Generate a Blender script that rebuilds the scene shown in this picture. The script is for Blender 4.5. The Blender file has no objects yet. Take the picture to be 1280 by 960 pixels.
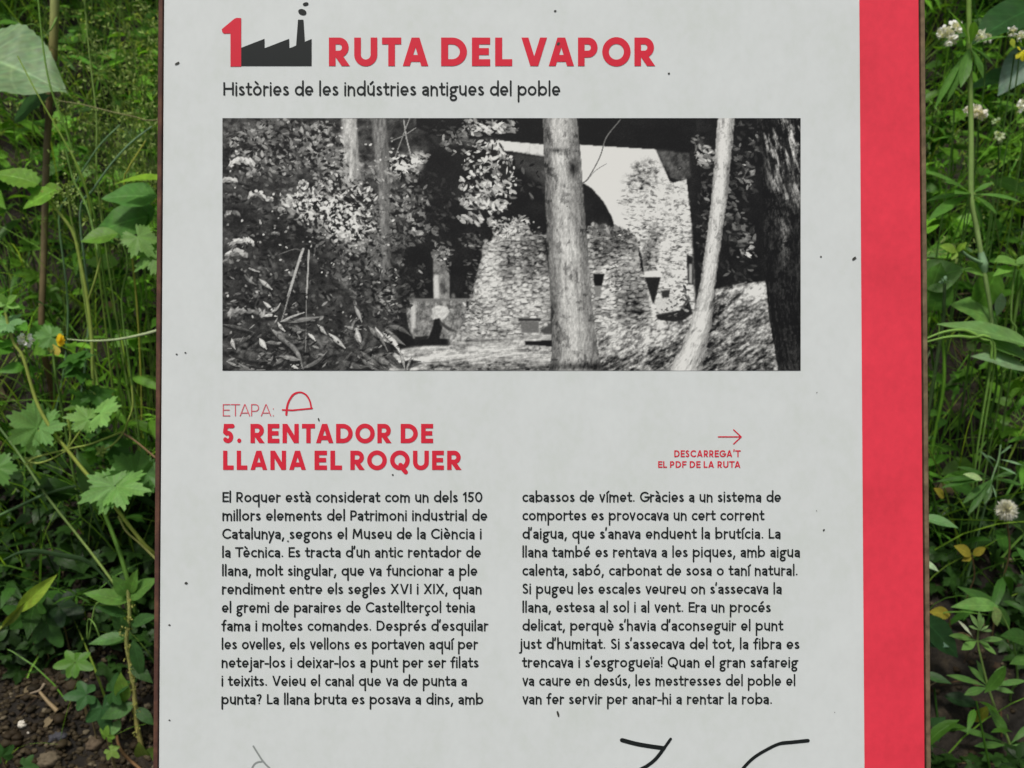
import bpy, math, random
import numpy as np
from mathutils import Vector, Matrix

# ---------------------------------------------------------------- camera, world, sun, exposure
scene = bpy.context.scene
col = scene.collection
CAM = np.array((0.0, 0.0, 1.30))
PITCH = math.radians(-12.9)
FPX = 1280 * 35 / 36.0
cam_data = bpy.data.cameras.new("camera")
cam = bpy.data.objects.new("camera", cam_data)
col.objects.link(cam)
cam.location = CAM
cam.rotation_euler = (math.radians(90) + PITCH, 0, 0)
cam_data.sensor_width = 36
cam_data.lens = 35
cam_data.clip_start = 0.02
cam_data.clip_end = 500
cam_data.dof.use_dof = True
cam_data.dof.focus_distance = 0.80
cam_data.dof.aperture_fstop = 11.0
scene.camera = cam

SUN_EL, SUN_AZ = math.radians(62), math.radians(205)      # high, behind the viewer's left shoulder
world = bpy.data.worlds.new("World")
scene.world = world
world.use_nodes = True
wn, wl = world.node_tree.nodes, world.node_tree.links
wn.clear()
sky = wn.new("ShaderNodeTexSky")
sky.sky_type = 'NISHITA'
sky.sun_disc = False
sky.sun_elevation = SUN_EL
sky.sun_rotation = SUN_AZ
sky.dust_density = 4.0
sky.air_density = 1.0
hsv = wn.new("ShaderNodeHueSaturation")                   # thin cloud greys the blue
hsv.inputs['Saturation'].default_value = 0.45
bg = wn.new("ShaderNodeBackground")
bg.inputs['Strength'].default_value = 0.085
wo = wn.new("ShaderNodeOutputWorld")
wl.new(sky.outputs[0], hsv.inputs['Color'])
wl.new(hsv.outputs[0], bg.inputs['Color'])
wl.new(bg.outputs[0], wo.inputs['Surface'])
sun_data = bpy.data.lights.new("sun", 'SUN')
sun = bpy.data.objects.new("sun", sun_data)
col.objects.link(sun)
sun_data.energy = 2.2
sun_data.angle = math.radians(6)
sun_data.color = (1.0, 0.95, 0.87)
# direction towards the sun: azimuth clockwise from +Y
sd = Vector((math.sin(SUN_AZ) * math.cos(SUN_EL), math.cos(SUN_AZ) * math.cos(SUN_EL), math.sin(SUN_EL)))
sun.rotation_euler = sd.to_track_quat('Z', 'Y').to_euler()
sun.location = (0, 0, 6)
vs = scene.view_settings
vs.view_transform = 'Standard'
vs.look = 'None'
vs.exposure = 0.26
vs.gamma = 1.0
scene.cycles.use_denoising = True
scene.cycles.max_bounces = 8

rng = np.random.default_rng(11)
random.seed(11)


def s2l(v):
    v = np.asarray(v, float)
    return np.where(v <= 0.04045, v / 12.92, ((v + 0.055) / 1.055) ** 2.4)


# ---------------------------------------------------------------- pixel helpers (photograph 1280 x 960)
CP, SP = math.cos(PITCH), math.sin(PITCH)


def ray(px, py):
    a, b = (px - 640) / FPX, -(py - 480) / FPX
    # camera axes: right +x, up (0,-SP,CP), forward (0,CP,SP)
    return np.array((a, CP - b * SP, SP + b * CP))


def at(px, py, Y):
    d = ray(px, py)
    return CAM + d * (Y / d[1])


TILT = math.radians(14.0)
S0 = CAM + ray(640, 480) * 0.79
SX = np.array((1.0, 0, 0))
SU = np.array((0, math.sin(TILT), math.cos(TILT)))
SN = np.array((0, -math.cos(TILT), math.sin(TILT)))


def on_sign(px, py, n=0.0):
    d = ray(px, py)
    t = np.dot(S0 - CAM, SN) / np.dot(d, SN)
    return CAM + d * t + SN * n


def sxu(px, py):
    p = on_sign(px, py) - S0
    return np.dot(p, SX), np.dot(p, SU)


def sp(x, u, n=0.0):
    return S0 + x * SX + u * SU + n * SN


# ---------------------------------------------------------------- object helpers
def link(name, me, mat=None, parent=None, loc=None):
    o = bpy.data.objects.new(name, me)
    col.objects.link(o)
    if mat is not None and me is not None:
        me.materials.append(mat)
    if parent is not None:
        o.parent = parent
    if loc is not None:
        o.location = loc
    return o


def empty(name, loc):
    return link(name, None, loc=loc)


def tag(o, label=None, cat=None, group=None, kind=None):
    if label: o["label"] = label
    if cat: o["category"] = cat
    if group: o["group"] = group
    if kind: o["kind"] = kind
    return o


class Acc:
    """collects faces with a colour and a uv per vertex and links them as one mesh"""

    def __init__(self):
        self.v, self.c, self.uv, self.f, self.n = [], [], [], [], 0

    def add(self, V, F, C, UV=None):
        V = np.asarray(V, float)
        self.v.append(V)
        C = np.asarray(C, float)
        self.c.append(np.broadcast_to(C, (len(V), 3)) if C.ndim == 1 else C)
        self.uv.append(np.full((len(V), 2), 5.0) if UV is None else UV)
        k = self.n
        self.f.extend([tuple(i + k for i in f) for f in F])
        self.n += len(V)

    def tube(self, P, R, C, n=6, taper=None):
        P = smooth(P)
        m = len(P)
        R = np.interp(np.linspace(0, 1, m), np.linspace(0, 1, len(R)), R) if hasattr(R, '__len__') else np.full(m, R)
        T = np.gradient(P, axis=0)
        T /= np.linalg.norm(T, axis=1)[:, None] + 1e-12
        ref = np.array((0.3, 1.0, 0.15))
        A = np.cross(T, ref); A /= np.linalg.norm(A, axis=1)[:, None] + 1e-12
        B = np.cross(T, A)
        an = np.arange(n) * 2 * math.pi / n
        V = (P[:, None, :] + R[:, None, None] * (np.cos(an)[None, :, None] * A[:, None, :] + np.sin(an)[None, :, None] * B[:, None, :])).reshape(-1, 3)
        F = [(i * n + j, i * n + (j + 1) % n, (i + 1) * n + (j + 1) % n, (i + 1) * n + j) for i in range(m - 1) for j in range(n)]
        C = np.asarray(C, float)
        if C.ndim == 2:
            cc = np.stack([np.interp(np.linspace(0, 1, m), np.linspace(0, 1, len(C)), C[:, k]) for k in range(3)], 1)
            C = np.repeat(cc, n, axis=0)
        self.add(V, F, C)

    def build(self, name, mat, parent=None, origin=(0, 0, 0), smoothed=True):
        V = np.concatenate(self.v) - np.asarray(origin)
        me = bpy.data.meshes.new(name)
        lt = np.array([len(f) for f in self.f], np.int32)
        ls = np.concatenate(([0], np.cumsum(lt)[:-1])).astype(np.int32)
        lv = np.fromiter((i for f in self.f for i in f), np.int32, int(lt.sum()))
        me.vertices.add(len(V)); me.vertices.foreach_set("co", V.astype(np.float32).ravel())
        me.loops.add(len(lv)); me.loops.foreach_set("vertex_index", lv)
        me.polygons.add(len(lt)); me.polygons.foreach_set("loop_start", ls); me.polygons.foreach_set("loop_total", lt)
        me.update(calc_edges=True)
        ca = me.color_attributes.new("tint", 'FLOAT_COLOR', 'POINT')
        C = np.concatenate(self.c)
        ca.data.foreach_set("color", np.concatenate((C, np.ones((len(C), 1))), 1).astype(np.float32).ravel())
        ul = me.uv_layers.new(name="leaf_uv")
        ul.data.foreach_set("uv", np.concatenate(self.uv)[lv].astype(np.float32).ravel())
        me.polygons.foreach_set("use_smooth", np.full(len(lt), smoothed))
        me.validate()
        return link(name, me, mat, parent)


def smooth(P, k=4):
    """Catmull-Rom through the points"""
    P = np.asarray(P, float)
    if len(P) < 3: return P
    Q = np.vstack((2 * P[0] - P[1], P, 2 * P[-1] - P[-2]))
    out = []
    for i in range(1, len(Q) - 2):
        for t in np.arange(k) / k:
            a, b, c, d = Q[i - 1], Q[i], Q[i + 1], Q[i + 2]
            out.append(0.5 * (2 * b + (c - a) * t + (2 * a - 5 * b + 4 * c - d) * t * t + (3 * b - a - 3 * c + d) * t ** 3))
    out.append(P[-1])
    return np.array(out)


# ---------------------------------------------------------------- materials
def mat_new(name):
    m = bpy.data.materials.new(name)
    m.use_nodes = True
    nt = m.node_tree
    nt.nodes.clear()
    out = nt.nodes.new("ShaderNodeOutputMaterial")
    b = nt.nodes.new("ShaderNodeBsdfPrincipled")
    nt.links.new(b.outputs[0], out.inputs[0])
    return m, nt, b, out


def N(nt, typ, **kw):
    n = nt.nodes.new(typ)
    for k, v in kw.items():
        if hasattr(n, k): setattr(n, k, v)
        else: n.inputs[k].default_value = v
    return n


def math_node(nt, op, a, b=None, clamp=False):
    n = nt.nodes.new("ShaderNodeMath"); n.operation = op; n.use_clamp = clamp
    for i, x in enumerate((a, b)):
        if x is None: continue
        if isinstance(x, (int, float)): n.inputs[i].default_value = x
        else: nt.links.new(x, n.inputs[i])
    return n.outputs[0]


def ramp(nt, fac, stops):
    n = nt.nodes.new("ShaderNodeValToRGB")
    e = n.color_ramp.elements
    while len(e) < len(stops): e.new(0.5)
    for el, (p, c) in zip(e, stops):
        el.position = p; el.color = (*c, 1)
    nt.links.new(fac, n.inputs[0])
    return n.outputs[0]


def plain(name, rgb, rough=0.5, spec=0.4, var=0.15, scale=40.0):
    m, nt, b, _ = mat_new(name)
    tc = N(nt, "ShaderNodeTexCoord")
    nz = N(nt, "ShaderNodeTexNoise", Scale=scale, Detail=5.0)
    nt.links.new(tc.outputs['Object'], nz.inputs['Vector'])
    c = ramp(nt, nz.outputs[0], [(0.3, tuple(x * (1 - var) for x in rgb)), (0.7, tuple(min(1, x * (1 + var)) for x in rgb))])
    nt.links.new(c, b.inputs['Base Color'])
    b.inputs['Roughness'].default_value = rough
    b.inputs['Specular IOR Level'].default_value = spec
    return m


def leaf_material(name, transl=0.40, rough=0.42, spec=0.22, veins=True):
    m, nt, b, out = mat_new(name)
    at_ = N(nt, "ShaderNodeAttribute", attribute_name="tint")
    tc = N(nt, "ShaderNodeTexCoord")
    nz = N(nt, "ShaderNodeTexNoise", Scale=70.0, Detail=4.0)
    nt.links.new(tc.outputs['Object'], nz.inputs['Vector'])
    var = math_node(nt, 'ADD', math_node(nt, 'MULTIPLY', nz.outputs[0], 0.7), 0.65)
    fac = var
    height = nz.outputs[0]
    if veins:
        uv = N(nt, "ShaderNodeUVMap", uv_map="leaf_uv")
        sx = N(nt, "ShaderNodeSeparateXYZ"); nt.links.new(uv.outputs[0], sx.inputs[0])
        av = math_node(nt, 'ABSOLUTE', sx.outputs[1])
        mid = math_node(nt, 'SUBTRACT', 1.0, math_node(nt, 'DIVIDE', av, 0.07), True)
        fr = math_node(nt, 'FRACT', math_node(nt, 'SUBTRACT', math_node(nt, 'MULTIPLY', sx.outputs[0], 7.0), math_node(nt, 'MULTIPLY', av, 1.7)))
        side = math_node(nt, 'SUBTRACT', 1.0, math_node(nt, 'DIVIDE', math_node(nt, 'ABSOLUTE', math_node(nt, 'SUBTRACT', fr, 0.5)), 0.13), True)
        leafonly = math_node(nt, 'LESS_THAN', av, 1.5)
        v = math_node(nt, 'MULTIPLY', math_node(nt, 'ADD', mid, math_node(nt, 'MULTIPLY', side, 0.35)), leafonly, True)
        fac = math_node(nt, 'MULTIPLY', var, math_node(nt, 'ADD', 1.0, math_node(nt, 'MULTIPLY', v, 0.55)))
        height = math_node(nt, 'SUBTRACT', nz.outputs[0], math_node(nt, 'MULTIPLY', v, 0.6))
    mul = N(nt, "ShaderNodeVectorMath", operation='SCALE')
    nt.links.new(at_.outputs['Color'], mul.inputs[0]); nt.links.new(fac, mul.inputs['Scale'])
    nt.links.new(mul.outputs[0], b.inputs['Base Color'])
    b.inputs['Roughness'].default_value = rough
    b.inputs['Specular IOR Level'].default_value = spec
    bp = N(nt, "ShaderNodeBump", Strength=0.35, Distance=0.002)
    nt.links.new(height, bp.inputs['Height']); nt.links.new(bp.outputs[0], b.inputs['Normal'])
    if transl > 0:
        tr = N(nt, "ShaderNodeBsdfTranslucent")
        tm = N(nt, "ShaderNodeVectorMath", operation='MULTIPLY'); tm.inputs[1].default_value = (1.4, 1.35, 0.6)
        nt.links.new(mul.outputs[0], tm.inputs[0]); nt.links.new(tm.outputs[0], tr.inputs[0])
        mx = N(nt, "ShaderNodeMixShader"); mx.inputs[0].default_value = transl
        nt.links.new(b.outputs[0], mx.inputs[1]); nt.links.new(tr.outputs[0], mx.inputs[2])
        nt.links.new(mx.outputs[0], out.inputs[0])
    return m


M_LEAF = leaf_material("leaf_green")
M_STEM = leaf_material("stem_green", transl=0.0, rough=0.5, veins=False)
M_PETAL = leaf_material("petal", transl=0.3, rough=0.6, spec=0.2, veins=False)
M_DRY = leaf_material("dry_leaf", transl=0.1, rough=0.7, spec=0.2)
# ---------------------------------------------------------------- lettering: a stroke alphabet (cap height = 1)
def ell(cx, cy, rx, ry, a0, a1, n=18):
    a = np.radians(np.linspace(a0, a1, n))
    return [(cx + rx * math.cos(t), cy + ry * math.sin(t)) for t in a]


XH, ASC, DESC = 0.705, 1.08, -0.46


def glyph(ch, w):
    """strokes as (points, closed) about centre lines; outer advance width; True when diagonals are cut at the cap line"""
    h = w / 2
    H = 1.0
    e = w * 0.9                                            # overshoot of diagonals before they are cut
    bold = w > 0.19
    S = []
    L = lambda *p: S.append((list(p), False))
    C = lambda p: S.append((p, True))
    cut = None
    acc = {'à': ('a', 'g'), 'è': ('e', 'g'), 'ò': ('o', 'g'), 'é': ('e', 'a'), 'í': ('ı', 'a'), 'ó': ('o', 'a'), 'ú': ('u', 'a'), 'ï': ('ı', 'd'), 'ç': ('c', 'c')}
    if ch in acc:
        b, k = acc[ch]
        S, W, cut = glyph(b, w)
        S = list(S); m = W / 2
        if k == 'g': S.append(([(m - 0.15, 1.03), (m + 0.04, 0.86)], False))
        if k == 'a': S.append(([(m - 0.04, 0.86), (m + 0.15, 1.03)], False))
        if k == 'd': S.append(([(m - 0.13, 0.93), (m - 0.13, 0.931)], False)); S.append(([(m + 0.13, 0.93), (m + 0.13, 0.931)], False))
        if k == 'c': S.append(([(m, 0.0), (m + 0.02, -0.1), (m + 0.1, -0.2), (m - 0.02, -0.3), (m - 0.12, -0.27)], False))
        return S, W, cut
    if ch in 'EFLHITDPRBN1':
        cut = (0, H)
    if ch == 'E':
        W = 0.62 if bold else 0.56
        L((h, 0), (h, H)); L((h, H - h), (W, H - h)); L((h, 0.51), (W * 0.93, 0.51)); L((h, h), (W, h))
    elif ch == 'F':
        W = 0.58
        L((h, 0), (h, H)); L((h, H - h), (W, H - h)); L((h, 0.49), (W * 0.93, 0.49))
    elif ch == 'L':
        W = 0.58 if bold else 0.5
        L((h, 0), (h, H)); L((h, h), (W, h))
    elif ch == 'H':
        W = 0.84
        L((h, 0), (h, H)); L((W - h, 0), (W - h, H)); L((h, 0.51), (W - h, 0.51))
    elif ch == 'I':
        W = w; L((h, 0), (h, H))
    elif ch == 'T':
        W = 0.69
        L((W / 2, 0), (W / 2, H)); L((0, H - h), (W, H - h))
    elif ch == 'D':
        W = 0.88 if bold else 0.8
        L((h, 0), (h, H)); L((h, H - h), *[(W * 0.42, H - h)], *ell(W * 0.42, 0.5, W * 0.58 - h, 0.5 - h, 88, -88, 22), (W * 0.42, h), (h, h))
    elif ch in 'PR':
        W = 0.74 if bold else 0.66
        yb = 0.42
        ym = (H - h + yb) / 2
        L((h, 0), (h, H))
        L((h, H - h), (W * 0.5, H - h), *ell(W * 0.5, ym, W * 0.46 - h, (H - h - yb) / 2, 88, -88, 16), (W * 0.5, yb), (h, yb))
        if ch == 'R': L((W * 0.42, yb), (W - h + e * 0.45, -e * 0.72))
    elif ch == 'B':
        W = 0.66
        L((h, 0), (h, H)); L((h, H - h), (0.35, H - h), *ell(0.33, 0.75, 0.24, 0.25 - h, 88, -88, 12), (h, 0.52)); L((h, 0.5), (0.35, 0.5), *ell(0.35, 0.27, 0.3 - h, 0.26 - h, 88, -88, 12), (h, h))
    elif ch == 'C':
        W = 0.82; L(*ell(0.5, 0.5, 0.5 - h, 0.51 - h, 48, 312, 26))
    elif ch == 'G':
        W = 0.9; L(*ell(0.5, 0.5, 0.5 - h, 0.51 - h, 48, 352, 28)); L((0.52, 0.47), (0.5 + 0.5 - h + 0.02, 0.47))
    elif ch == 'O' or ch == 'Q':
        W = 1.03; C(ell(W / 2, 0.5, W / 2 - h, 0.515 - h, 0, 348, 30))
        if ch == 'Q': L((0.55, 0.26), (0.72, 0.0), (0.82, -0.12))
    elif ch == 'S':
        W = 0.58
        L(*ell(0.29, 0.75, 0.26 - h * 0.9, 0.26 - h, 38, 255, 14), *ell(0.29, 0.27, 0.29 - h * 0.9, 0.28 - h, 75, -145, 16))
    elif ch == 'U':
        W = 0.83 if bold else 0.78
        cut = (-0.02, H)
        L((h, H), (h, 0.4), *ell(W / 2, 0.4, W / 2 - h, 0.41 - h, 184, 356, 18), (W - h, 0.4), (W - h, H))
    elif ch == 'A':
        W = 0.93 if bold else 0.86
        cut = (0, H)
        k = (W / 2 - w * 0.56)
        L((w * 0.56 - k * e, -e), (W / 2 - h * 0.1, H + e * 0.05)); L((W - w * 0.56 + k * e, -e), (W / 2 + h * 0.1, H + e * 0.05)); L((W * 0.25, 0.27), (W * 0.75, 0.27))
    elif ch == 'V':
        W = 0.94 if bold else 0.86
        cut = (0, H)
        k = (W / 2 - w * 0.56)
        L((w * 0.56 - k * e, H + e), (W / 2 - h * 0.1, -e * 0.05)); L((W - w * 0.56 + k * e, H + e), (W / 2 + h * 0.1, -e * 0.05))
    elif ch == 'X':
        W = 0.8
        cut = (0, H)
        L((h - 0.05, H + 0.08), (W - h + 0.05, -0.08)); L((W - h + 0.05, H + 0.08), (h - 0.05, -0.08))
    elif ch == 'M':
        W = 1.0
        cut = (0, H)
        L((h, -e), (h + 0.09, H)); L((W - h, -e), (W - h - 0.09, H)); L((h + 0.09, H), (W / 2, 0.25)); L((W - h - 0.09, H), (W / 2, 0.25))
    elif ch == 'N':
        W = 0.86
        L((h, 0), (h, H)); L((W - h, 0), (W - h, H)); L((h * 0.9, H + 0.02), (W - h * 0.9, -0.02))
    elif ch == '1':
        W = 0.34; L((W - h, 0), (W - h, H)); L((W - h, H - h * 0.9), (0.06, 0.74))
    elif ch == '5':
        W = 0.6
        L((0.54, H - h), (0.17, H - h), (0.13, 0.56)); L((0.13, 0.57), *ell(0.28, 0.32, 0.3 - h, 0.32 - h, 112, -140, 20))
    elif ch == '0':
        W = 0.72; C(ell(W / 2, 0.5, W / 2 - h, 0.51 - h, 0, 348, 28))
    elif ch == 'o':
        W = 0.7; C(ell(W / 2, XH / 2, W / 2 - h, XH / 2 - h + 0.01, 0, 345, 24))
    elif ch in 'bdpq':
        W = 0.72
        r = 0.35
        left = ch in 'bp'
        cx = W - r if left else r
        xs = h if left else W - h
        C(ell(cx, XH / 2, r - h, XH / 2 - h + 0.01, 0, 345, 24))
        L((xs, DESC if ch in 'pq' else 0), (xs, ASC if ch in 'bd' else XH))
    elif ch == 'a':
        W = 0.55
        xr = W - h
        L((0.09, XH - 0.13), *ell(0.27, XH - 0.21, xr - 0.27, 0.21 - h, 125, 0, 10), (xr, 0))
        C(ell(0.27, 0.21, 0.27 - h, 0.21 - h + 0.01, 0, 340, 18))
        L((0.27, 0.415 - h * 0.3), (xr, 0.415 - h * 0.3))
    elif ch == 'c':
        W = 0.57; L(*ell(0.35, XH / 2, 0.35 - h, XH / 2 - h + 0.015, 54, 306, 20))
    elif ch == 'e':
        W = 0.66
        L(*ell(0.33, XH / 2, 0.33 - h, XH / 2 - h + 0.015, -4, 303, 24)); L((h, XH / 2 - 0.035), (W - h * 0.9, XH / 2 - 0.035))
    elif ch == 'f':
        W = 0.4; L((0.4, ASC - h + 0.01), (0.31, ASC - h + 0.015), (0.22, ASC - 0.15), (0.19, ASC - 0.3), (0.19, 0)); L((0.02, XH - h), (0.37, XH - h))
    elif ch == 'g':
        W = 0.64
        C(ell(0.29, 0.43, 0.28 - h, 0.265 - h, 0, 345, 20)); L((0.32, XH - h), (0.64, XH - h + 0.01))
        L((0.17, 0.22), (0.1, 0.11), (0.2, 0.03)); C(ell(0.3, -0.19, 0.3 - h, 0.25 - h, 0, 345, 20))
    elif ch in 'nhmu':
        ht = ASC if ch == 'h' else XH
        if ch == 'm':
            W = 0.95; r = (W - w) / 4
            L((h, 0), (h, XH)); L((h, XH - r - h - 0.02), *ell(h + r, XH - r * 1.15 - h, r, r * 1.15, 178, 2, 12), (h + 2 * r, 0)); L((h + 2 * r, XH - r - h - 0.02), *ell(h + 3 * r, XH - r * 1.15 - h, r, r * 1.15, 178, 2, 12), (W - h, 0))
        else:
            W = 0.6; r = (W - w) / 2
            if ch == 'u': L((W - h, 0), (W - h, XH)); L((h, XH), (h, r * 1.15 + h), *ell(W / 2, r * 1.15 + h, r, r * 1.15, 182, 358, 12))
            else: L((h, 0), (h, ht)); L((h, XH - r - h - 0.02), *ell(W / 2, XH - r * 1.15 - h, r, r * 1.15, 178, 2, 12), (W - h, 0))
    elif ch in 'iıj':
        W = w
        if ch == 'j': W = w + 0.06; L((W - h, XH), (W - h, -0.26), (W - h - 0.06, -0.38), (W - h - 0.17, -0.4))
        else: L((h, 0), (h, XH))
        if ch != 'ı': L((W - h, 0.935), (W - h, 0.936))
    elif ch == 'l':
        W = w; L((h, 0), (h, ASC))
    elif ch == 'r':
        W = 0.4; L((h, 0), (h, XH)); L((h, XH - 0.24), (h + 0.06, XH - 0.13), (h + 0.16, XH - h + 0.005), (W - 0.02, XH - h - 0.01))
    elif ch == 's':
        W = 0.47
        L(*ell(0.235, XH - 0.18, 0.2 - h * 0.8, 0.185 - h, 35, 255, 11), *ell(0.235, 0.185, 0.235 - h * 0.8, 0.195 - h, 75, -145, 12))
    elif ch == 't':
        W = 0.42; L((0.18, XH + 0.2), (0.18, 0.22), (0.21, 0.1), (0.29, h - 0.005), (0.41, h + 0.02)); L((0.02, XH - h), (0.4, XH - h))
    elif ch == 'v':
        W = 0.6; L((h, XH), (W / 2, 0.02)); L((W - h, XH), (W / 2, 0.02))
    elif ch == 'y':
        W = 0.62; L((h, XH), (W / 2 + 0.01, 0.04)); L((W - h, XH), (0.14, DESC + h))
    elif ch == 'x':
        W = 0.58; L((h, XH), (W - h, 0)); L((W - h, XH), (h, 0))
    elif ch == '.':
        W = w * 1.25; L((W / 2, h * 1.1), (W / 2, h * 1.1 + 0.001))
    elif ch == ',':
        W = w * 1.4; L((W / 2 + 0.03, h), (W / 2 - 0.06, -0.19))
    elif ch == "'":
        W = w; L((h + 0.02, ASC), (h - 0.02, ASC - 0.24))
    elif ch == '-':
        W = 0.32; L((0, 0.36), (W, 0.36))
    elif ch == '!':
        W = w; L((h, 0.34), (h, 1.03)); L((h, h), (h, h + 0.001))
    elif ch == '?':
        W = 0.5; L((0.06, 0.88), *ell(0.26, 0.77, 0.23 - h, 0.24 - h, 150, -40, 14), (0.25, 0.42), (0.25, 0.32)); L((0.25, h), (0.25, h + 0.001))
    elif ch == ':':
        W = w * 1.3; L((W / 2, h), (W / 2, h + 0.02)); L((W / 2, 0.6), (W / 2, 0.62))
    elif ch == ';':
        W = w * 1.4; L((W / 2, h), (W / 2 - 0.04, -0.12)); L((W / 2, 0.6), (W / 2, 0.62))
    else:
        W = 0.3
    return S, W, cut


def clip_y(poly, y0, y1):
    for lim, sgn in ((y0, 1), (y1, -1)):
        out = []
        for i in range(len(poly)):
            a, b = poly[i - 1], poly[i]
            ia, ib = sgn * (a[1] - lim) >= -1e-9, sgn * (b[1] - lim) >= -1e-9
            if ia != ib:
                t = (lim - a[1]) / (b[1] - a[1]); out.append((a[0] + t * (b[0] - a[0]), lim))
            if ib: out.append(b)
        poly = out
        if len(poly) < 3: return []
    return poly


def stroke_polys(pts, closed, w, round_cap, cut):
    """flat polygons covering a stroke of width w (mitred joints, no overlap inside the stroke); w may be a list"""
    P = np.array(pts, float)
    n = len(P)
    hw = (np.asarray(w, float) / 2) * np.ones(n)
    nx = np.roll(P, -1, 0) - P
    seg = nx if closed else nx[:-1]
    d = seg / (np.linalg.norm(seg, axis=1)[:, None] + 1e-12)
    nr = np.stack((-d[:, 1], d[:, 0]), 1)
    off = np.zeros((n, 2))
    for i in range(n):
        if closed: a, b = nr[i - 1], nr[i]
        else: a, b = nr[max(i - 1, 0)], nr[min(i, n - 2)]
        m = a + b
        m /= max(np.linalg.norm(m), 1e-6)
        off[i] = m / max(np.dot(m, b), 0.45) * hw[i]
    Lf, Rt = P + off, P - off
    polys = []
    rng_ = range(n) if closed else range(n - 1)
    for i in rng_:
        j = (i + 1) % n
        polys.append([tuple(Rt[i]), tuple(Rt[j]), tuple(Lf[j]), tuple(Lf[i])])
    if not closed and round_cap:
        for k, dd in ((0, -d[0]), (n - 1, d[-1])):
            a = math.atan2(dd[1], dd[0])
            polys.append([(P[k][0] + hw[k] * math.cos(a + t), P[k][1] + hw[k] * math.sin(a + t)) for t in np.radians(np.linspace(-90, 90, 7))])
    if cut is not None:
        polys = [q for q in (clip_y(q, *cut) for q in polys) if q]
    return polys


NB = 0.00035                                               # print sits this far proud of the panel


class Ink:
    """flat printed shapes on the sign; pixel coordinates of the photograph are turned into places on the panel"""

    def __init__(self):
        self.V, self.F = [], []

    def poly(self, pts, layer=0):
        k = len(self.V)
        self.V += [on_sign(x, y, NB + layer * 1.2e-5) for x, y in pts]
        self.F.append(tuple(range(k, k + len(pts))))

    def stroke(self, pts, w, closed=False, layer=0, round_cap=True):
        for q in stroke_polys(pts, closed, w, round_cap, None): self.poly(q, layer)

    def text(self, s, x0, x1, base, cap, w, gap=0.16, space=0.36):
        gl, x = [], 0.0
        for i, ch in enumerate(s):
            if ch == ' ': x += space; continue
            S, W, cut = glyph(ch, w)
            prev = s[i - 1] if i else ' '
            kern = 0.0
            if prev + ch in ('TA', 'AT', 'LT', 'AV', 'VA'): kern = -0.12
            if prev + ch in ('PO', 'DO', 'AD', 'AP', 'OR', 'RO'): kern = -0.03
            if prev + ch in ('Té', 'Tè', 'To', 'Ve', 'Va', 'Pa', "d'", "s'", 'va', 'av', 'ya', 'ny', 'ov', 've'): kern = -0.07
            if prev in 'oecbdpqO' and ch in 'oecdqaO': kern -= 0.035
            x += kern
            gl.append((S, x, cut)); x += W + gap
        tot = x - gap
        sx = (x1 - x0) / tot
        for S, gx, cut in gl:
            for k, (pts, closed) in enumerate(S):
                rc = cut is None or w < 0.19
                c = cut if (cut is not None) else None
                for q in stroke_polys(pts, closed, w, rc, c):
                    self.poly([(x0 + (gx + a) * sx, base - b * cap) for a, b in q], k)

    def build(self, name, mat, parent, origin):
        me = bpy.data.meshes.new(name)
        V = np.array(self.V) - np.asarray(origin)
        me.from_pydata([tuple(v) for v in V], [], self.F)
        # all print faces the viewer
        me.update()
        fl = [p.index for p in me.polygons if np.dot(p.normal, SN) < 0]
        if fl:
            import bmesh
            bm = bmesh.new(); bm.from_mesh(me); bm.faces.ensure_lookup_table()
            bmesh.ops.reverse_faces(bm, faces=[bm.faces[i] for i in fl]); bm.to_mesh(me); bm.free()
        return link(name, me, mat, parent)
# ---------------------------------------------------------------- the bank behind the sign (shape only; meshes further down)
def vnoise(x, y, seed=0):
    """smooth value noise, arrays in, 0..1 out"""
    x = np.asarray(x, float); y = np.asarray(y, float)
    xi, yi = np.floor(x).astype(int), np.floor(y).astype(int)
    fx, fy = x - xi, y - yi
    fx, fy = fx * fx * (3 - 2 * fx), fy * fy * (3 - 2 * fy)

    def hsh(a, b):
        v = np.sin(a * 127.1 + b * 311.7 + seed * 74.7) * 43758.5453
        return v - np.floor(v)
    return (hsh(xi, yi) * (1 - fx) + hsh(xi + 1, yi) * fx) * (1 - fy) + (hsh(xi, yi + 1) * (1 - fx) + hsh(xi + 1, yi + 1) * fx) * fy


def fbm(x, y, seed=0, o=4):
    s, a, t = 0, 1.0, 0
    for k in range(o):
        s = s + a * vnoise(np.asarray(x) * 2 ** k, np.asarray(y) * 2 ** k, seed + k); t += a; a *= 0.55
    return s / t


def ground_z(x, y):
    x = np.asarray(x, float); y = np.asarray(y, float)
    foot = np.clip((y - 0.80) / 0.40, 0, 1)
    z = 0.47 * foot * foot * (3 - 2 * foot)
    z = z + np.clip(y - 1.2, 0, 3.2) * 0.93
    rough = np.clip((y - 0.7) / 0.4, 0, 1)
    return z + rough * ((fbm(x * 3, y * 3, 3) - 0.5) * 0.16 + (fbm(x * 13, y * 13, 9) - 0.5) * 0.05)


# ---------------------------------------------------------------- the information sign
def sign_box(name, mat, parent, x0, x1, u0, u1, n0, n1, bevel=0.0):
    import bmesh
    bm = bmesh.new()
    bmesh.ops.create_cube(bm, size=1)
    for v in bm.verts:
        v.co = Vector(sp(x0 if v.co.x < 0 else x1, u0 if v.co.y < 0 else u1, n0 if v.co.z < 0 else n1) - SIGN0)
    bmesh.ops.recalc_face_normals(bm, faces=bm.faces)
    if bevel: bmesh.ops.bevel(bm, geom=bm.edges, offset=bevel, segments=2, affect='EDGES', profile=0.5)
    me = bpy.data.meshes.new(name); bm.to_mesh(me); bm.free()
    return link(name, me, mat, parent)


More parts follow.
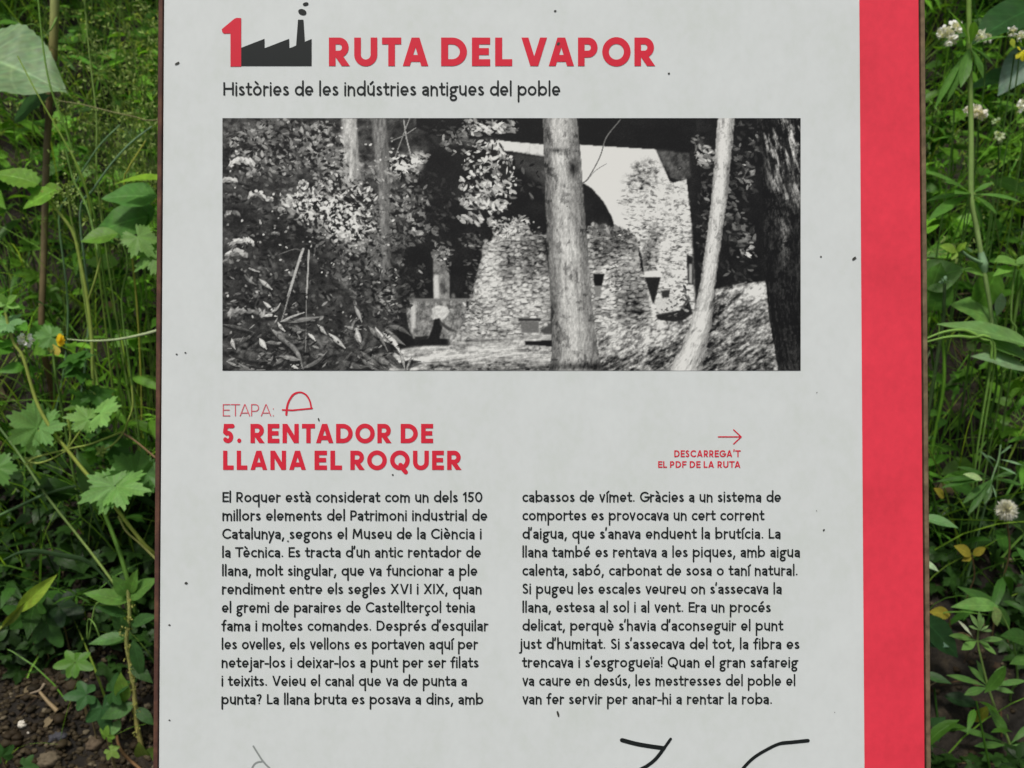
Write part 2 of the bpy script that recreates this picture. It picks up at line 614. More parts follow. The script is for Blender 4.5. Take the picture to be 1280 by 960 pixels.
# corten steel, white laminate and the printing inks
M_STEEL, nt, b, _ = mat_new("rusty_steel")
tc = N(nt, "ShaderNodeTexCoord")
nz = N(nt, "ShaderNodeTexNoise", Scale=55.0, Detail=8.0, Roughness=0.7)
nt.links.new(tc.outputs['Object'], nz.inputs['Vector'])
nt.links.new(ramp(nt, nz.outputs[0], [(0.28, (0.035, 0.014, 0.010)), (0.5, (0.075, 0.028, 0.017)), (0.66, (0.13, 0.058, 0.030)), (0.8, (0.19, 0.115, 0.06))]), b.inputs['Base Color'])
b.inputs['Roughness'].default_value = 0.8
bp = N(nt, "ShaderNodeBump", Strength=0.5, Distance=0.001)
nt.links.new(nz.outputs[0], bp.inputs['Height']); nt.links.new(bp.outputs[0], b.inputs['Normal'])


def print_mat(name, rgb, mottled=0.05):
    m, nt, b, _ = mat_new(name)
    tc = N(nt, "ShaderNodeTexCoord")
    mp = N(nt, "ShaderNodeMapping"); mp.inputs['Scale'].default_value = (1, 0.8, 0.8)
    nt.links.new(tc.outputs['Object'], mp.inputs['Vector'])
    n1 = N(nt, "ShaderNodeTexNoise", Scale=19.0, Detail=9.0, Roughness=0.72)
    n2 = N(nt, "ShaderNodeTexNoise", Scale=160.0, Detail=3.0)
    nt.links.new(mp.outputs[0], n1.inputs['Vector']); nt.links.new(mp.outputs[0], n2.inputs['Vector'])
    s = math_node(nt, 'ADD', math_node(nt, 'MULTIPLY', n1.outputs[0], 0.75), math_node(nt, 'MULTIPLY', n2.outputs[0], 0.25))
    lo = tuple(x * (1 - mottled) for x in rgb)
    hi = tuple(min(1, x * (1 + mottled)) for x in rgb)
    green = (lo[0] * 0.985, lo[1] * 1.0, lo[2] * 0.965)
    nt.links.new(ramp(nt, s, [(0.32, green), (0.5, rgb), (0.68, hi)]), b.inputs['Base Color'])
    b.inputs['Roughness'].default_value = 0.38
    b.inputs['Specular IOR Level'].default_value = 0.2
    return m


M_WHITE = print_mat("white_laminate", (0.600, 0.636, 0.634), 0.05)
M_RED = print_mat("red_vinyl", (0.70, 0.042, 0.070), 0.12)
M_INKRED = print_mat("red_ink", (0.60, 0.022, 0.045))
M_INKPINK = print_mat("thin_red_ink", (0.60, 0.10, 0.13))
M_INK = print_mat("black_ink", (0.012, 0.015, 0.015))
M_INKGREY = print_mat("grey_ink", (0.26, 0.285, 0.28))
M_DIRT = print_mat("dirt", (0.05, 0.052, 0.045))

xL, xR = sxu(201.6, 480)[0], sxu(1151.6, 480)[0]
uT, uB = sxu(640, -75)[1], sxu(640, 1195)[1]
base_p = sp((xL + xR) / 2, uB - 0.02, -0.006)
SIGN0 = np.array((base_p[0], base_p[1] + 0.05, 0.0))
sign = empty("information_sign", SIGN0)
tag(sign, "pale grey text board with a red band down its right side and rusty steel edges", "sign")
sign_box("panel", M_WHITE, sign, xL, xR, uB, uT, -0.004, 0.0, 0.0008)
EDGE = 0.0034
fx0, fx1 = sxu(195.3, 480)[0], sxu(1159.6, 480)[0]
# steel tray: back sheet and four lips butted together
import bmesh


def tray(name, mat, only_right):
    bm = bmesh.new()

    def bx(x0, x1, u0, u1, n0, n1):
        r = bmesh.ops.create_cube(bm, size=1)
        for v in r['verts']:
            v.co = Vector(sp(x0 if v.co.x < 0 else x1, u0 if v.co.y < 0 else u1, n0 if v.co.z < 0 else n1) - SIGN0)
    if not only_right: bx(fx0, fx1, uB - 0.008, uT + 0.008, -0.012, -0.009)
    if not only_right: bx(fx0, fx0 + EDGE, uB - 0.008, uT + 0.008, -0.0088, 0.0012)
    if only_right:
        bx(fx1 - EDGE, fx1, uB - 0.008, uT + 0.008, -0.0088, 0.0006)
    if not only_right: bx(fx0 + EDGE, fx1 - EDGE, uT + 0.0045, uT + 0.008, -0.0088, 0.0010)
    if not only_right: bx(fx0 + EDGE, fx1 - EDGE, uB - 0.008, uB - 0.0045, -0.0088, 0.0010)
    bmesh.ops.recalc_face_normals(bm, faces=bm.faces)
    bmesh.ops.bevel(bm, geom=bm.edges, offset=0.0004, segments=1, affect='EDGES')
    me = bpy.data.meshes.new(name); bm.to_mesh(me); bm.free()
    return link(name, me, mat, sign)


tray("frame", M_STEEL, False)
M_EDGE = plain("weathered_steel_edge", (0.145, 0.105, 0.062), 0.85, 0.2, 0.45, 110)
tag(tray("edge_strip", M_EDGE, True), "paler weathered steel edge")
# foam pads carry the panel inside the tray
sign_box("backing_pad", M_DIRT, sign, xL + 0.03, xR - 0.03, uB + 0.03, uT - 0.03, -0.0088, -0.0042)


def foot():
    bm = bmesh.new()
    pb, pt = sp(0, uB - 0.008, -0.012) - SIGN0, sp(0, uB + 0.10, -0.0125) - SIGN0
    for xs in (fx0 + 0.09, fx1 - 0.13):
        x0, x1 = xs - SIGN0[0], xs + 0.04 - SIGN0[0]
        prof = [(pt[1] + 0.0, pt[2]), (pt[1] + 0.045, pt[2] - 0.01), (pb[1] + 0.05, pb[2] - 0.06), (pb[1] + 0.05, -0.05), (pb[1] + 0.005, -0.05), (pb[1] + 0.002, pb[2])]
        a = [bm.verts.new((x0, y, z)) for y, z in prof]; c = [bm.verts.new((x1, y, z)) for y, z in prof]
        bm.faces.new(a); bm.faces.new(list(reversed(c)))
        for i in range(len(prof)):
            j = (i + 1) % len(prof); bm.faces.new((a[i], c[i], c[j], a[j]))
        bmesh.ops.recalc_face_normals(bm, faces=bm.faces)
        me = bpy.data.meshes.new("leg"); bm.to_mesh(me); bm.clear()
        link("leg", me, M_STEEL, sign)
    bm.free()


foot()

# red band: a vinyl sheet from its left edge to the panel's right edge
ib = Ink()
xb0 = sxu(1077.2, 480)[0]
ib.V = [sp(x, u, n) for x, n in ((xb0, NB), (xR - 0.0002, NB), (xR + 0.0003, NB - 0.0004), (xR + 0.0003, -0.0038)) for u in (uB + 0.001, uT - 0.001)]
ib.F = [(0, 2, 3, 1), (2, 4, 5, 3), (4, 6, 7, 5)]   # wraps round the panel's edge
ib.build("red_band", M_RED, sign, SIGN0)

# --- route number, works emblem, title
k = Ink()
k.poly([(288.2, 83.4), (288.2, 42.0), (280.2, 42.2), (278.0, 40.5), (277.4, 36.6), (293.0, 23.6), (296.2, 22.4), (301.6, 22.8), (301.6, 83.4)])
k.build("route_number", M_INKRED, sign, SIGN0)
k = Ink()
k.poly([(301.7, 59.8), (330.8, 48.6), (330.8, 60.4), (361.5, 48.6), (361.9, 60.4), (370.2, 57.1), (381.2, 52.4), (389.6, 48.8), (389.6, 82.6), (301.7, 82.6)])
k.poly([(370.2, 57.4), (372.6, 24.8), (379.4, 24.8), (381.2, 53.0)], 1)
for cx, cy, rx, ry, a in ((378.0, 15.3, 5.3, 3.7, -20), (382.2, 5.3, 3.6, 2.3, 12)):
    ca, sa = math.cos(math.radians(a)), math.sin(math.radians(a))
    k.poly([(cx + rx * math.cos(t) * ca + ry * math.sin(t) * sa, cy + rx * math.cos(t) * sa * -1 + ry * math.sin(t) * ca) for t in np.linspace(0, 2 * math.pi, 20)[:-1]], 2)
k.build("works_emblem", M_INK, sign, SIGN0)
k = Ink()
for s, a, c in (("RUTA", 411.2, 535.6), ("DEL", 551.4, 640.2), ("VAPOR", 651.6, 818.4)):
    k.text(s, a, c, 82.7, 35.6, 0.24, gap=0.17)
k.build("title_lettering", M_INKRED, sign, SIGN0)
k = Ink()
k.text("Històries de les indústries antigues del poble", 279.3, 700.2, 119.3, 16.4, 0.146, gap=0.122)
k.build("subtitle_lettering", M_INK, sign, SIGN0)

# --- stage heading
k = Ink()
k.text("ETAPA:", 278.6, 342.5, 520.3, 15.2, 0.075, gap=0.1)
k.build("stage_lettering", M_INKPINK, sign, SIGN0)
k = Ink()
k.stroke(smooth([(358.0, 518.4), (358.6, 511), (360.5, 503), (365.5, 494.5), (371, 491), (377, 490.6), (383, 494), (387.3, 501), (389.4, 510.3)]), [2.6] * 17 + [2.1] * 16)
k.stroke([(353.2, 512.4), (366, 512.8), (378, 511.6), (390.2, 510.4)], 2.0, layer=1)
k.build("arch_emblem", M_INKRED, sign, SIGN0)
k = Ink()
for s, a, c, y in (("5.", 278.6, 302.4, 553.8), ("RENTADOR", 313.2, 489.2, 553.8), ("DE", 500.9, 541.4, 553.8),
                   ("LLANA", 279.0, 382.6, 587.3), ("EL", 393.2, 427.6, 587.3), ("ROQUER", 438.0, 576.6, 587.3)):
    k.text(s, a, c, y, 24.0, 0.232, gap=0.17)
k.build("heading_lettering", M_INKRED, sign, SIGN0)
k = Ink()
k.text("DESCARREGA'T", 842.8, 925.2, 571.2, 8.4, 0.185, gap=0.17)
k.text("EL PDF DE LA RUTA", 822.6, 925.4, 584.6, 8.2, 0.185, gap=0.17)
k.build("download_lettering", M_INKRED, sign, SIGN0)
k = Ink()
k.stroke([(897.8, 546.0), (925.6, 546.0)], 1.5)
k.stroke([(917.0, 537.2), (926.4, 546.0), (917.0, 554.8)], 1.5, layer=1)
k.build("arrow", M_INKRED, sign, SIGN0)

# --- the two columns of text
LEFT = [("El Roquer està considerat com un dels 150", 603), ("millors elements del Patrimoni industrial de", 609), ("Catalunya, segons el Museu de la Ciència i", 602),
        ("la Tècnica. Es tracta d'un antic rentador de", 601), ("llana, molt singular, que va funcionar a ple", 596.6), ("rendiment entre els segles XVI i XIX, quan", 602),
        ("el gremi de paraires de Castellterçol tenia", 593.6), ("fama i moltes comandes. Després d'esquilar", 610), ("les ovelles, els vellons es portaven aquí per", 597),
        ("netejar-los i deixar-los a punt per ser filats", 598), ("i teixits. Veieu el canal que va de punta a", 583.6), ("punta? La llana bruta es posava a dins, amb", 604)]
RIGHT = [("cabassos de vímet. Gràcies a un sistema de", 976), ("comportes es provocava un cert corrent", 954.8), ("d'aigua, que s'anava enduent la brutícia. La", 975.6),
         ("llana també es rentava a les piques, amb aigua", 999.8), ("calenta, sabó, carbonat de sosa o taní natural.", 997), ("Si pugeu les escales veureu on s'assecava la", 977),
         ("llana, estesa al sol i al vent. Era un procés", 963.2), ("delicat, perquè s'havia d'aconseguir el punt", 978.4), ("just d'humitat. Si s'assecava del tot, la fibra es", 999),
         ("trencava i s'esgrogueïa! Quan el gran safareig", 997), ("va caure en desús, les mestresses del poble el", 994), ("van fer servir per anar-hi a rentar la roba.", 965)]
for colm, x0, dx, yb in ((LEFT, 278.2, -0.12, 627.5), (RIGHT, 653.0, 0.0, 627.2)):
    k = Ink()
    for i, (s, x1) in enumerate(colm):
        xs = x0 + dx * i - (3.0 if s.startswith("just") else 0)
        k.text(s, xs, x1, yb + i * 22.96, 12.6, 0.162, gap=0.118, space=0.40)
    k.build("text_column", M_INK, sign, SIGN0)

# --- line drawing that starts at the foot of the picture
k = Ink()
k.stroke(smooth([(777.5, 925.0), (795, 929.6), (812, 932.6), (829, 935.0)]), 5.4)
k.stroke(smooth([(838.2, 923.6), (830, 935), (820, 948), (809, 957), (796, 964), (780, 974), (768, 990)]), [3.6] * 4 + [4.4] * 21, layer=1)
k.build("line_drawing", M_INK, sign, SIGN0)
k = Ink()
k.stroke(smooth([(1009.8, 925.6), (990, 927.6), (974, 929.6), (958, 937.0), (942, 947), (929, 960), (916, 978), (910, 1000)]), [4.6] * 8 + [4.0] * 21, layer=2)
k.build("line_drawing", M_INK, sign, SIGN0)
k = Ink()
k.stroke(smooth([(316.8, 932.6), (322, 941), (327.5, 949.5), (333, 956), (338, 961), (346, 972)]), 2.2)
k.stroke(smooth([(328, 951.6), (322.5, 952.4), (318.6, 954.6), (315.2, 960), (313, 972)]), 1.9, layer=1)
k.build("pencil_drawing", M_INKGREY, sign, SIGN0)

# --- flies' specks and dirt on the surface
k = Ink()
r_ = np.random.default_rng(4)
specks = [(222, 79.5, 3.2, 1.6, 30), (1067.5, 323.2, 3.4, 1.7, 30), (233, 728.6, 2.4, 1.5, 0), (697.4, 892, 1.7, 3.8, 10), (698, 55, 2.6, 2.0, 30), (212, 781, 1.6, 1.2, 0),
          (1029.6, 662.6, 1.6, 1.2, 40), (490.5, 594, 0, 0, 0), (180 + 52, 441, 1.4, 1.0, 0), (221, 443, 1.3, 1.0, 0), (694, 14, 1.7, 1.2, 0), (836, 92, 1.5, 1.2, 0), (212, 900, 1.2, 1.0, 0),
          (360, 676.5, 1.3, 0.9, 0), (398.5, 524.5, 0.9, 2.4, 15), (491, 593.5, 1.3, 1.1, 0), (1026, 321, 1.3, 1.0, 0)]
for i in range(11):
    sx_, sy_ = r_.uniform(206, 1070), r_.uniform(2, 958)
    if 270 < sx_ < 1010 and (sy_ > 480 or sy_ < 130): continue
    specks.append((sx_, sy_, r_.uniform(0.45, 1.0), r_.uniform(0.4, 0.9), r_.uniform(0, 90)))
for cx, cy, rx, ry, a in specks:
    if rx == 0: continue
    ca, sa = math.cos(math.radians(-a)), math.sin(math.radians(-a))
    q = []
    for t in np.linspace(0, 2 * math.pi, 9)[:-1]:
        j = r_.uniform(0.7, 1.2); ex, ey = rx * math.cos(t) * j, ry * math.sin(t) * j
        q.append((cx + ex * ca - ey * sa, cy + ex * sa + ey * ca))
    k.poly(q, 14)
tag(k.build("dirt_specks", M_DIRT, sign, SIGN0), kind="stuff")
# ---------------------------------------------------------------- the black-and-white photograph printed on the panel
# drawn here as tones on a grid of points: the print is a flat thing, one tint per point
PX0, PY0, PX1, PY1 = 278.2, 147.8, 1000.6, 463.3
PW, PH = 760, 332
pxs = np.linspace(PX0, PX1, PW); pys = np.linspace(PY0, PY1, PH)
GX, GY = np.meshgrid(pxs, pys)
K = (PW - 1) / (PX1 - PX0)
pr = np.random.default_rng(23)


def blur(a, r):
    if r < 0.5: return a
    k_ = np.exp(-0.5 * (np.arange(-int(3 * r), int(3 * r) + 1) / r) ** 2); k_ /= k_.sum()
    p = len(k_) // 2
    a = np.apply_along_axis(lambda v: np.convolve(np.pad(v, p, mode='edge'), k_, 'valid'), 0, a)
    return np.apply_along_axis(lambda v: np.convolve(np.pad(v, p, mode='edge'), k_, 'valid'), 1, a)


def pmask(pts, soft=0.7):
    m = np.zeros(GX.shape, bool)
    n = len(pts)
    for i in range(n):
        (x0, y0), (x1, y1) = pts[i - 1], pts[i]
        if y0 == y1: continue
        c = (GY < y0) != (GY < y1)
        m ^= c & (GX < x0 + (GY - y0) * (x1 - x0) / (y1 - y0))
    return blur(m.astype(float), soft)


def paint(img, mask, val):
    return img * (1 - mask) + mask * val


def pn(sx, sy, seed, ang=0.0, o=4):
    """noise with features sx by sy pixels long, turned by ang degrees"""
    a = math.radians(ang)
    x, y = GX * math.cos(a) + GY * math.sin(a), -GX * math.sin(a) + GY * math.cos(a)
    return fbm(x / sx, y / sy, seed, o)


def con(n, k=3.0):
    return np.clip((n - 0.5) * k, -1, 1)


def stamp(cx, cy, a, b, ang, v, al=0.9):
    global img
    r = max(a, b) + 1.5
    i0, i1 = int((cy - r - PY0) * K), int((cy + r - PY0) * K) + 2
    j0, j1 = int((cx - r - PX0) * K), int((cx + r - PX0) * K) + 2
    i0, j0, i1, j1 = max(i0, 0), max(j0, 0), min(i1, PH), min(j1, PW)
    if i0 >= i1 or j0 >= j1: return
    x, y = GX[i0:i1, j0:j1] - cx, GY[i0:i1, j0:j1] - cy
    c, s = math.cos(ang), math.sin(ang)
    q = np.abs((x * c + y * s) / a) ** 1.6 + np.abs((-x * s + y * c) / b) ** 1.6
    m = np.clip((1.15 - q) * 2.2, 0, 1) * al
    img[i0:i1, j0:j1] = img[i0:i1, j0:j1] * (1 - m) + m * v


def stones(mask, x0, x1, y0, y1, base, dv, row=4.4, ln=7.5, tilt=0.0):
    """courses of rubble: pale lumps between dark joints"""
    y = y0
    while y < y1:
        x = x0 + pr.uniform(-ln, 0)
        while x < x1:
            L_ = ln * pr.uniform(.5, 1.5)
            yy = y + pr.normal(0, 1.5) + tilt * (x - x0)
            i, j = int((yy - PY0) * K), int((x + L_ / 2 - PX0) * K)
            if 0 <= i < PH and 0 <= j < PW and pr.uniform() < mask[i, j]:
                v = base + pr.normal(0, dv)
                stamp(x + L_ / 2, yy, L_ * .52, row * pr.uniform(.38, .56), pr.normal(tilt, .22), np.clip(v, .08, .95), .46)
                if pr.uniform() < .4: stamp(x + L_ / 2, yy + row * .5, L_ * .45, .8, pr.normal(tilt, .1), .14, .45)
            x += L_ + pr.uniform(.4, 1.6)
        y += row * pr.uniform(.85, 1.15)


img = 0.135 + 0.05 * con(pn(9, 9, 1)) + 0.03 * con(pn(60, 40, 2))

LATE = []
# far vegetation tone of the left half
dens = np.zeros_like(img)
blobs = [(300, 170, 40, 30, .42), (350, 165, 40, 22, .38), (400, 175, 34, 30, .40), (415, 225, 34, 40, .42), (372, 205, 40, 26, .25), (385, 258, 40, 22, .62), (425, 275, 44, 32, .66), (455, 300, 34, 26, .55),
         (450, 215, 26, 30, .45), (480, 260, 22, 44, .42), (508, 205, 30, 15, .62), (525, 198, 18, 12, .55), (516, 255, 22, 22, .35), (524, 290, 16, 14, .5), (580, 172, 20, 24, .40), (612, 160, 26, 14, .5), (600, 205, 26, 18, .42),
         (612, 240, 34, 22, .62), (588, 262, 24, 20, .5), (628, 232, 20, 14, .55), (560, 285, 20, 16, .25), (440, 345, 44, 34, .36), (470, 375, 30, 26, .34), (330, 345, 26, 24, .34), (345, 375, 30, 22, .34), (300, 395, 26, 14, .40),
         (470, 330, 26, 20, .35), (500, 345, 18, 16, .25), (395, 430, 60, 26, .36), (310, 435, 36, 20, .36), (600, 300, 26, 12, .4)]
for cx, cy, rx, ry, v in blobs:
    dens = np.maximum(dens, v * np.exp(-(((GX - cx) / rx) ** 2 + ((GY - cy) / ry) ** 2) ** 1.4))
leafy = con(pn(6.5, 5, 5, 20, 3), 3.8) * .5 + .5
leafy2 = con(pn(12, 9, 6, -30, 3), 3.4) * .5 + .5
dens = np.maximum(dens, .22 * pmask([(270, 140), (545, 140), (530, 230), (505, 300), (500, 380), (470, 470), (270, 470)], 14))
img = img + dens * (leafy * 0.75 + leafy2 * 0.45) * 1.05 - dens * 0.10

# the two pale trunks that show through the leaves
for pts, v in (([(426, 148), (446, 148), (449, 200), (452, 235), (430, 235)], .62), ([(463, 148), (482, 148), (487, 200), (489, 350), (494, 352), (478, 350), (472, 230)], .44)):
    m = pmask(pts, 1.0) * np.clip(1.25 - 0.9 * (con(pn(8, 7, 8), 3) * .5 + .5), 0, 1)
    img = paint(img, m, v + 0.16 * con(pn(2.2, 12, 9)))

# bridge deck, daylight under it, arch and pier
img = paint(img, pmask([(520, 148), (870, 148), (868, 193), (820, 187), (727, 181), (640, 176), (612, 172), (560, 176), (520, 160)]), 0.115 + 0.025 * con(pn(30, 14, 12)))
img = paint(img, pmask([(530, 190), (560, 180), (612, 186), (650, 192), (690, 214), (740, 232), (768, 290), (680, 300), (600, 330), (560, 375), (500, 376), (505, 300), (530, 230)], 2.0) * .93, 0.13 + 0.05 * con(pn(26, 20, 13)))
m = pmask([(612, 174.5), (640, 177.5), (684, 181), (684, 197), (660, 193), (640, 189.5), (616, 187.5)])
img = paint(img, m, 0.80 + 0.14 * con(pn(7, 18, 14)))
img = paint(img, pmask([(648, 192), (686, 197), (686, 240), (655, 214), (630, 200)], 2.5), 0.24 + 0.05 * con(pn(20, 6, 15)))
pier = [(724, 181), (770, 184), (820, 187), (828, 205), (838, 230), (858, 224), (862, 260), (867, 300), (872, 340), (868, 405), (842, 412), (812, 410), (802, 320), (790, 292), (769, 286), (765, 272), (754, 252), (740, 236), (724, 226)]
pm = pmask(pier)
img = paint(img, pm, 0.84 + 0.03 * con(pn(12, 12, 16)))
rock = con(pn(6, 4, 17, 12), 3.6)
rock2 = con(pn(3.2, 2.4, 18, -8), 3.2)
rm = pmask([(772, 250), (790, 205), (822, 200), (838, 230), (858, 224), (872, 340), (868, 405), (812, 410), (800, 310), (786, 288)], 5) * pm
joint = np.clip(con(pn(5, 2.6, 118, 10, 3), 6) * -1 - .35, 0, 1)
img = img + rm * (np.minimum(rock, 0.3) * 0.26 + np.minimum(rock2, 0.3) * 0.20 - joint * .26 - 0.03)
stones(rm, 768, 874, 214, 408, .84, .12, 5.0, 8.5, .10)
img = img - pmask([(786, 236), (792, 206), (812, 196), (824, 212), (822, 242), (800, 246)], 4) * (0.13 + 0.2 * np.clip(con(pn(4, 5, 19), 4), 0, 1))
img = img - pmask([(800, 322), (816, 280), (828, 286), (815, 330), (806, 352)], 4) * 0.30
img = paint(img, pmask([(820, 187), (862, 192), (866, 222), (850, 226), (838, 222), (828, 206)], 1.2), 0.30 + 0.12 * con(pn(5, 6, 20)))
# leaves hanging right of the pier
img = paint(img, pmask([(862, 190), (900, 148), (960, 148), (962, 356), (904, 362), (872, 420), (866, 330)], 1.5), 0.125 + 0.04 * con(pn(16, 20, 21)))

# ruined wall
wall = [(562, 424), (574, 410), (580, 394), (584, 388), (588, 370), (594, 352), (597, 338), (602, 322), (603, 308), (607, 301), (613, 303), (618, 292), (625, 294), (629, 284), (636, 286), (640, 273), (645, 279), (649, 272), (654, 282), (660, 280), (664, 291), (674, 289), (680, 294), (690, 288), (736, 292), (741, 276), (748, 284), (756, 279), (764, 287), (774, 283), (786, 290), (796, 298), (800, 330), (807, 350), (816, 404), (800, 412), (755, 424), (690, 428)]
wm = pmask(wall, 0.9)
img = paint(img, wm, 0.54 + 0.10 * con(pn(7, 5, 24), 3.4) + 0.14 * con(pn(3, 2.2, 25), 3.4) + 0.06 * con(pn(30, 20, 26)) - .28 * np.clip(con(pn(4.6, 2.4, 124, -6, 3), 6) * -1 - .4, 0, 1))
stones(wm, 560, 820, 276, 424, .80, .16)
for pts, v, so in (([(652, 290), (690, 294), (690, 345), (676, 330), (664, 360), (654, 330)], -0.22, 5), ([(628, 300), (642, 298), (646, 345), (634, 350)], -0.16, 5), ([(738, 282), (786, 286), (796, 318), (770, 322), (752, 332), (738, 318)], -0.26, 4),
                   ([(772, 340), (794, 335), (806, 385), (804, 404), (780, 408)], -0.20, 6), ([(748, 335), (764, 330), (772, 404), (752, 412)], +0.20, 4), ([(606, 318), (622, 300), (626, 400), (590, 410), (596, 370)], +0.12, 6), ([(640, 360), (668, 365), (680, 412), (636, 416)], +0.10, 5)):
    img = img + pmask(pts, so) * wm * v * (0.75 + 0.4 * con(pn(4, 9, 27)))
for pts, v in (([(741.5, 342.4), (755.4, 342.4), (752.4, 357.6), (743, 357.6)], 0.07), ([(743, 357.6), (752.4, 357.6), (751, 371), (744, 372)], 0.48), ([(805.5, 346.5), (826, 346.5), (818, 378.5), (815.5, 378.5)], 0.15), ([(806, 340), (826, 338), (827, 346.5), (805, 346.5)], 0.84),
               ([(818, 378), (832, 366), (846, 372), (844, 398), (822, 394)], 0.74), ([(826, 364), (838, 362), (836, 372), (828, 373)], 0.22), ([(820, 394), (850, 388), (860, 372), (866, 392), (850, 404), (822, 400)], 0.17), ([(858, 318), (866, 322), (867, 356), (860, 356)], 0.15), ([(861.6, 330), (865, 330), (864.6, 355), (861.6, 354)], .62),
               ([(648, 398), (676, 398), (676, 402), (648, 402)], .22), ([(650, 402), (674, 402), (674, 416), (652, 416)], .42)):
    img = paint(img, pmask(pts, 0.8), v)
for x0, y0 in ((750, 384), (760, 393), (800, 392), (797, 380), (775, 396)):
    img = img - 0.32 * np.exp(-(((GX - x0) / 5) ** 2 + ((GY - y0) / 2.4) ** 2))

for c_ in ((640, 282, 20, 6, 40, 2.0, .78), (672, 292, 14, 5, 26, 2.0, .2), (752, 290, 18, 6, 40, 2.2, .22), (780, 294, 16, 7, 36, 2.2, .3), (770, 345, 10, 30, 60, 2.2, .34), (660, 318, 14, 22, 50, 2.2, .34), (806, 300, 9, 20, 30, 2.2, .42), (848, 300, 12, 60, 70, 2.0, .42), (838, 380, 16, 22, 40, 2.0, .36), (600, 395, 18, 14, 30, 2, .42)):
    for _ in range(c_[4]):
        img_i = (c_[0] + c_[2] * pr.normal(0, .6), c_[1] + c_[3] * pr.normal(0, .6))
        LATE.append((*img_i, c_[5] * pr.uniform(.5, 1.5), c_[5] * pr.uniform(.3, .7), pr.uniform(-.6, .9), np.clip(c_[6] + pr.normal(0, .12), .08, .9), .7))
# low wall, pillar, stooping man
img = paint(img, pmask([(507, 375), (584, 374.5), (580, 400), (570, 424), (514, 424), (509, 400)]), 0.48 + 0.13 * con(pn(5, 6, 30), 3) + 0.12 * con(pn(2.4, 3, 31), 3))
img = paint(img, pmask([(505, 373), (586, 373), (586, 376), (505, 377)]), 0.46)
img = paint(img, pmask([(513, 380), (519, 380), (520, 410), (514, 412)], 1.2), .72)
img = paint(img, pmask([(541, 318), (547, 313), (552, 316), (558, 332), (562, 345), (562.5, 374), (542, 374)]), 0.44 + 0.18 * con(pn(5, 7, 32), 3))
img = paint(img, pmask([(542, 344), (548, 344), (549.5, 373), (542.4, 373)], 1), .74)
for x0, v in ((516, .5), (567, .44)): img = paint(img, pmask([(x0 - 3, 368), (x0 + 1, 366.5), (x0 + 3, 373), (x0 - 3, 373)], 1.2), v)
img = paint(img, pmask([(540, 386), (548, 382), (559, 383.5), (562, 390), (556, 399), (548, 403), (541, 400)], .7), .74 + .1 * con(pn(3, 3, 33)))
img = paint(img, pmask([(558.5, 381), (562.5, 380.6), (564, 384.6), (560.6, 387)], .6), .34)
img = paint(img, pmask([(543, 399), (550, 398), (553, 410), (550, 422), (552, 434), (545, 434), (540, 424), (536, 433), (532, 430), (540, 412)], .8), .13)
img = paint(img, pmask([(549, 400), (554, 404), (564, 411), (572, 414), (570, 416.5), (560, 413), (550, 406)], .7), .26)
img = paint(img, pmask([(496, 412), (512, 415), (518, 426), (517, 434), (500, 438), (496, 428)], 1.6), .12)
img = paint(img, pmask([(518, 421), (536, 420), (534, 424), (520, 426)], .8), .16)
img = paint(img, pmask([(560, 417), (574, 414), (584, 420), (580, 432), (562, 432)], 2.2), .62 + .2 * con(pn(3, 3, 34), 3))

# ground
gm = pmask([(470, 463.4), (496, 438), (520, 433), (560, 432), (600, 424), (690, 417), (752, 420), (752, 464), (470, 464)], 1.4)
img = paint(img, gm, 0.66 + 0.2 * con(pn(26, 3.2, 36, -4), 3.2) + 0.14 * con(pn(4, 3, 37), 3))
img = img - gm * pmask([(540, 452), (620, 448), (690, 455), (690, 464), (520, 464)], 3) * (0.16 + 0.26 * np.clip(con(pn(5, 3, 38), 4), 0, 1))
img = paint(img, pmask([(656, 427), (692, 425.5), (692, 434), (676, 432), (657, 431)], .7), .10)
img = img - pmask([(655, 432), (692, 434), (690, 445), (660, 440)], 1.2) * .3 * np.clip(con(pn(5, 4, 39), 5), 0, 1)
img = paint(img, pmask([(675, 413), (690, 404), (692, 418), (680, 418)], 1), .30)
mm = pmask([(746, 464), (748, 424), (762, 412), (800, 405), (850, 402), (890, 396), (893, 362), (918, 356), (956, 352), (960, 362), (968, 420), (974, 464)], 0.9)
img = paint(img, mm, 0.50 + 0.20 * con(pn(16, 3.6, 41, -36), 3.4) + 0.16 * con(pn(9, 4, 43, -18), 3.4) + 0.20 * con(pn(3.4, 2.6, 42, -30), 3.6))
img = img + mm * (pmask([(750, 418), (800, 404), (860, 402), (840, 430), (760, 440)], 7) * .14 - pmask([(885, 365), (905, 362), (905, 420), (880, 450)], 5) * .17 + pmask([(925, 356), (957, 352), (960, 372), (930, 380)], 4) * .2 - pmask([(750, 446), (880, 430), (960, 440), (970, 464), (750, 464)], 5) * .12)

def cluster(cx, cy, rx, ry, n, sz, v, dv=0.14, down=0.5):
    for _ in range(n):
        r = math.sqrt(pr.uniform()); t = pr.uniform(0, 6.283)
        x, y = cx + rx * r * math.cos(t), cy + ry * r * math.sin(t)
        s = sz * pr.uniform(0.7, 1.9)
        stamp(x, y, s, s * pr.uniform(0.28, 0.5), pr.normal(down, 0.7), np.clip(v + pr.normal(0, dv), 0.06, 0.96), pr.uniform(.6, .95))


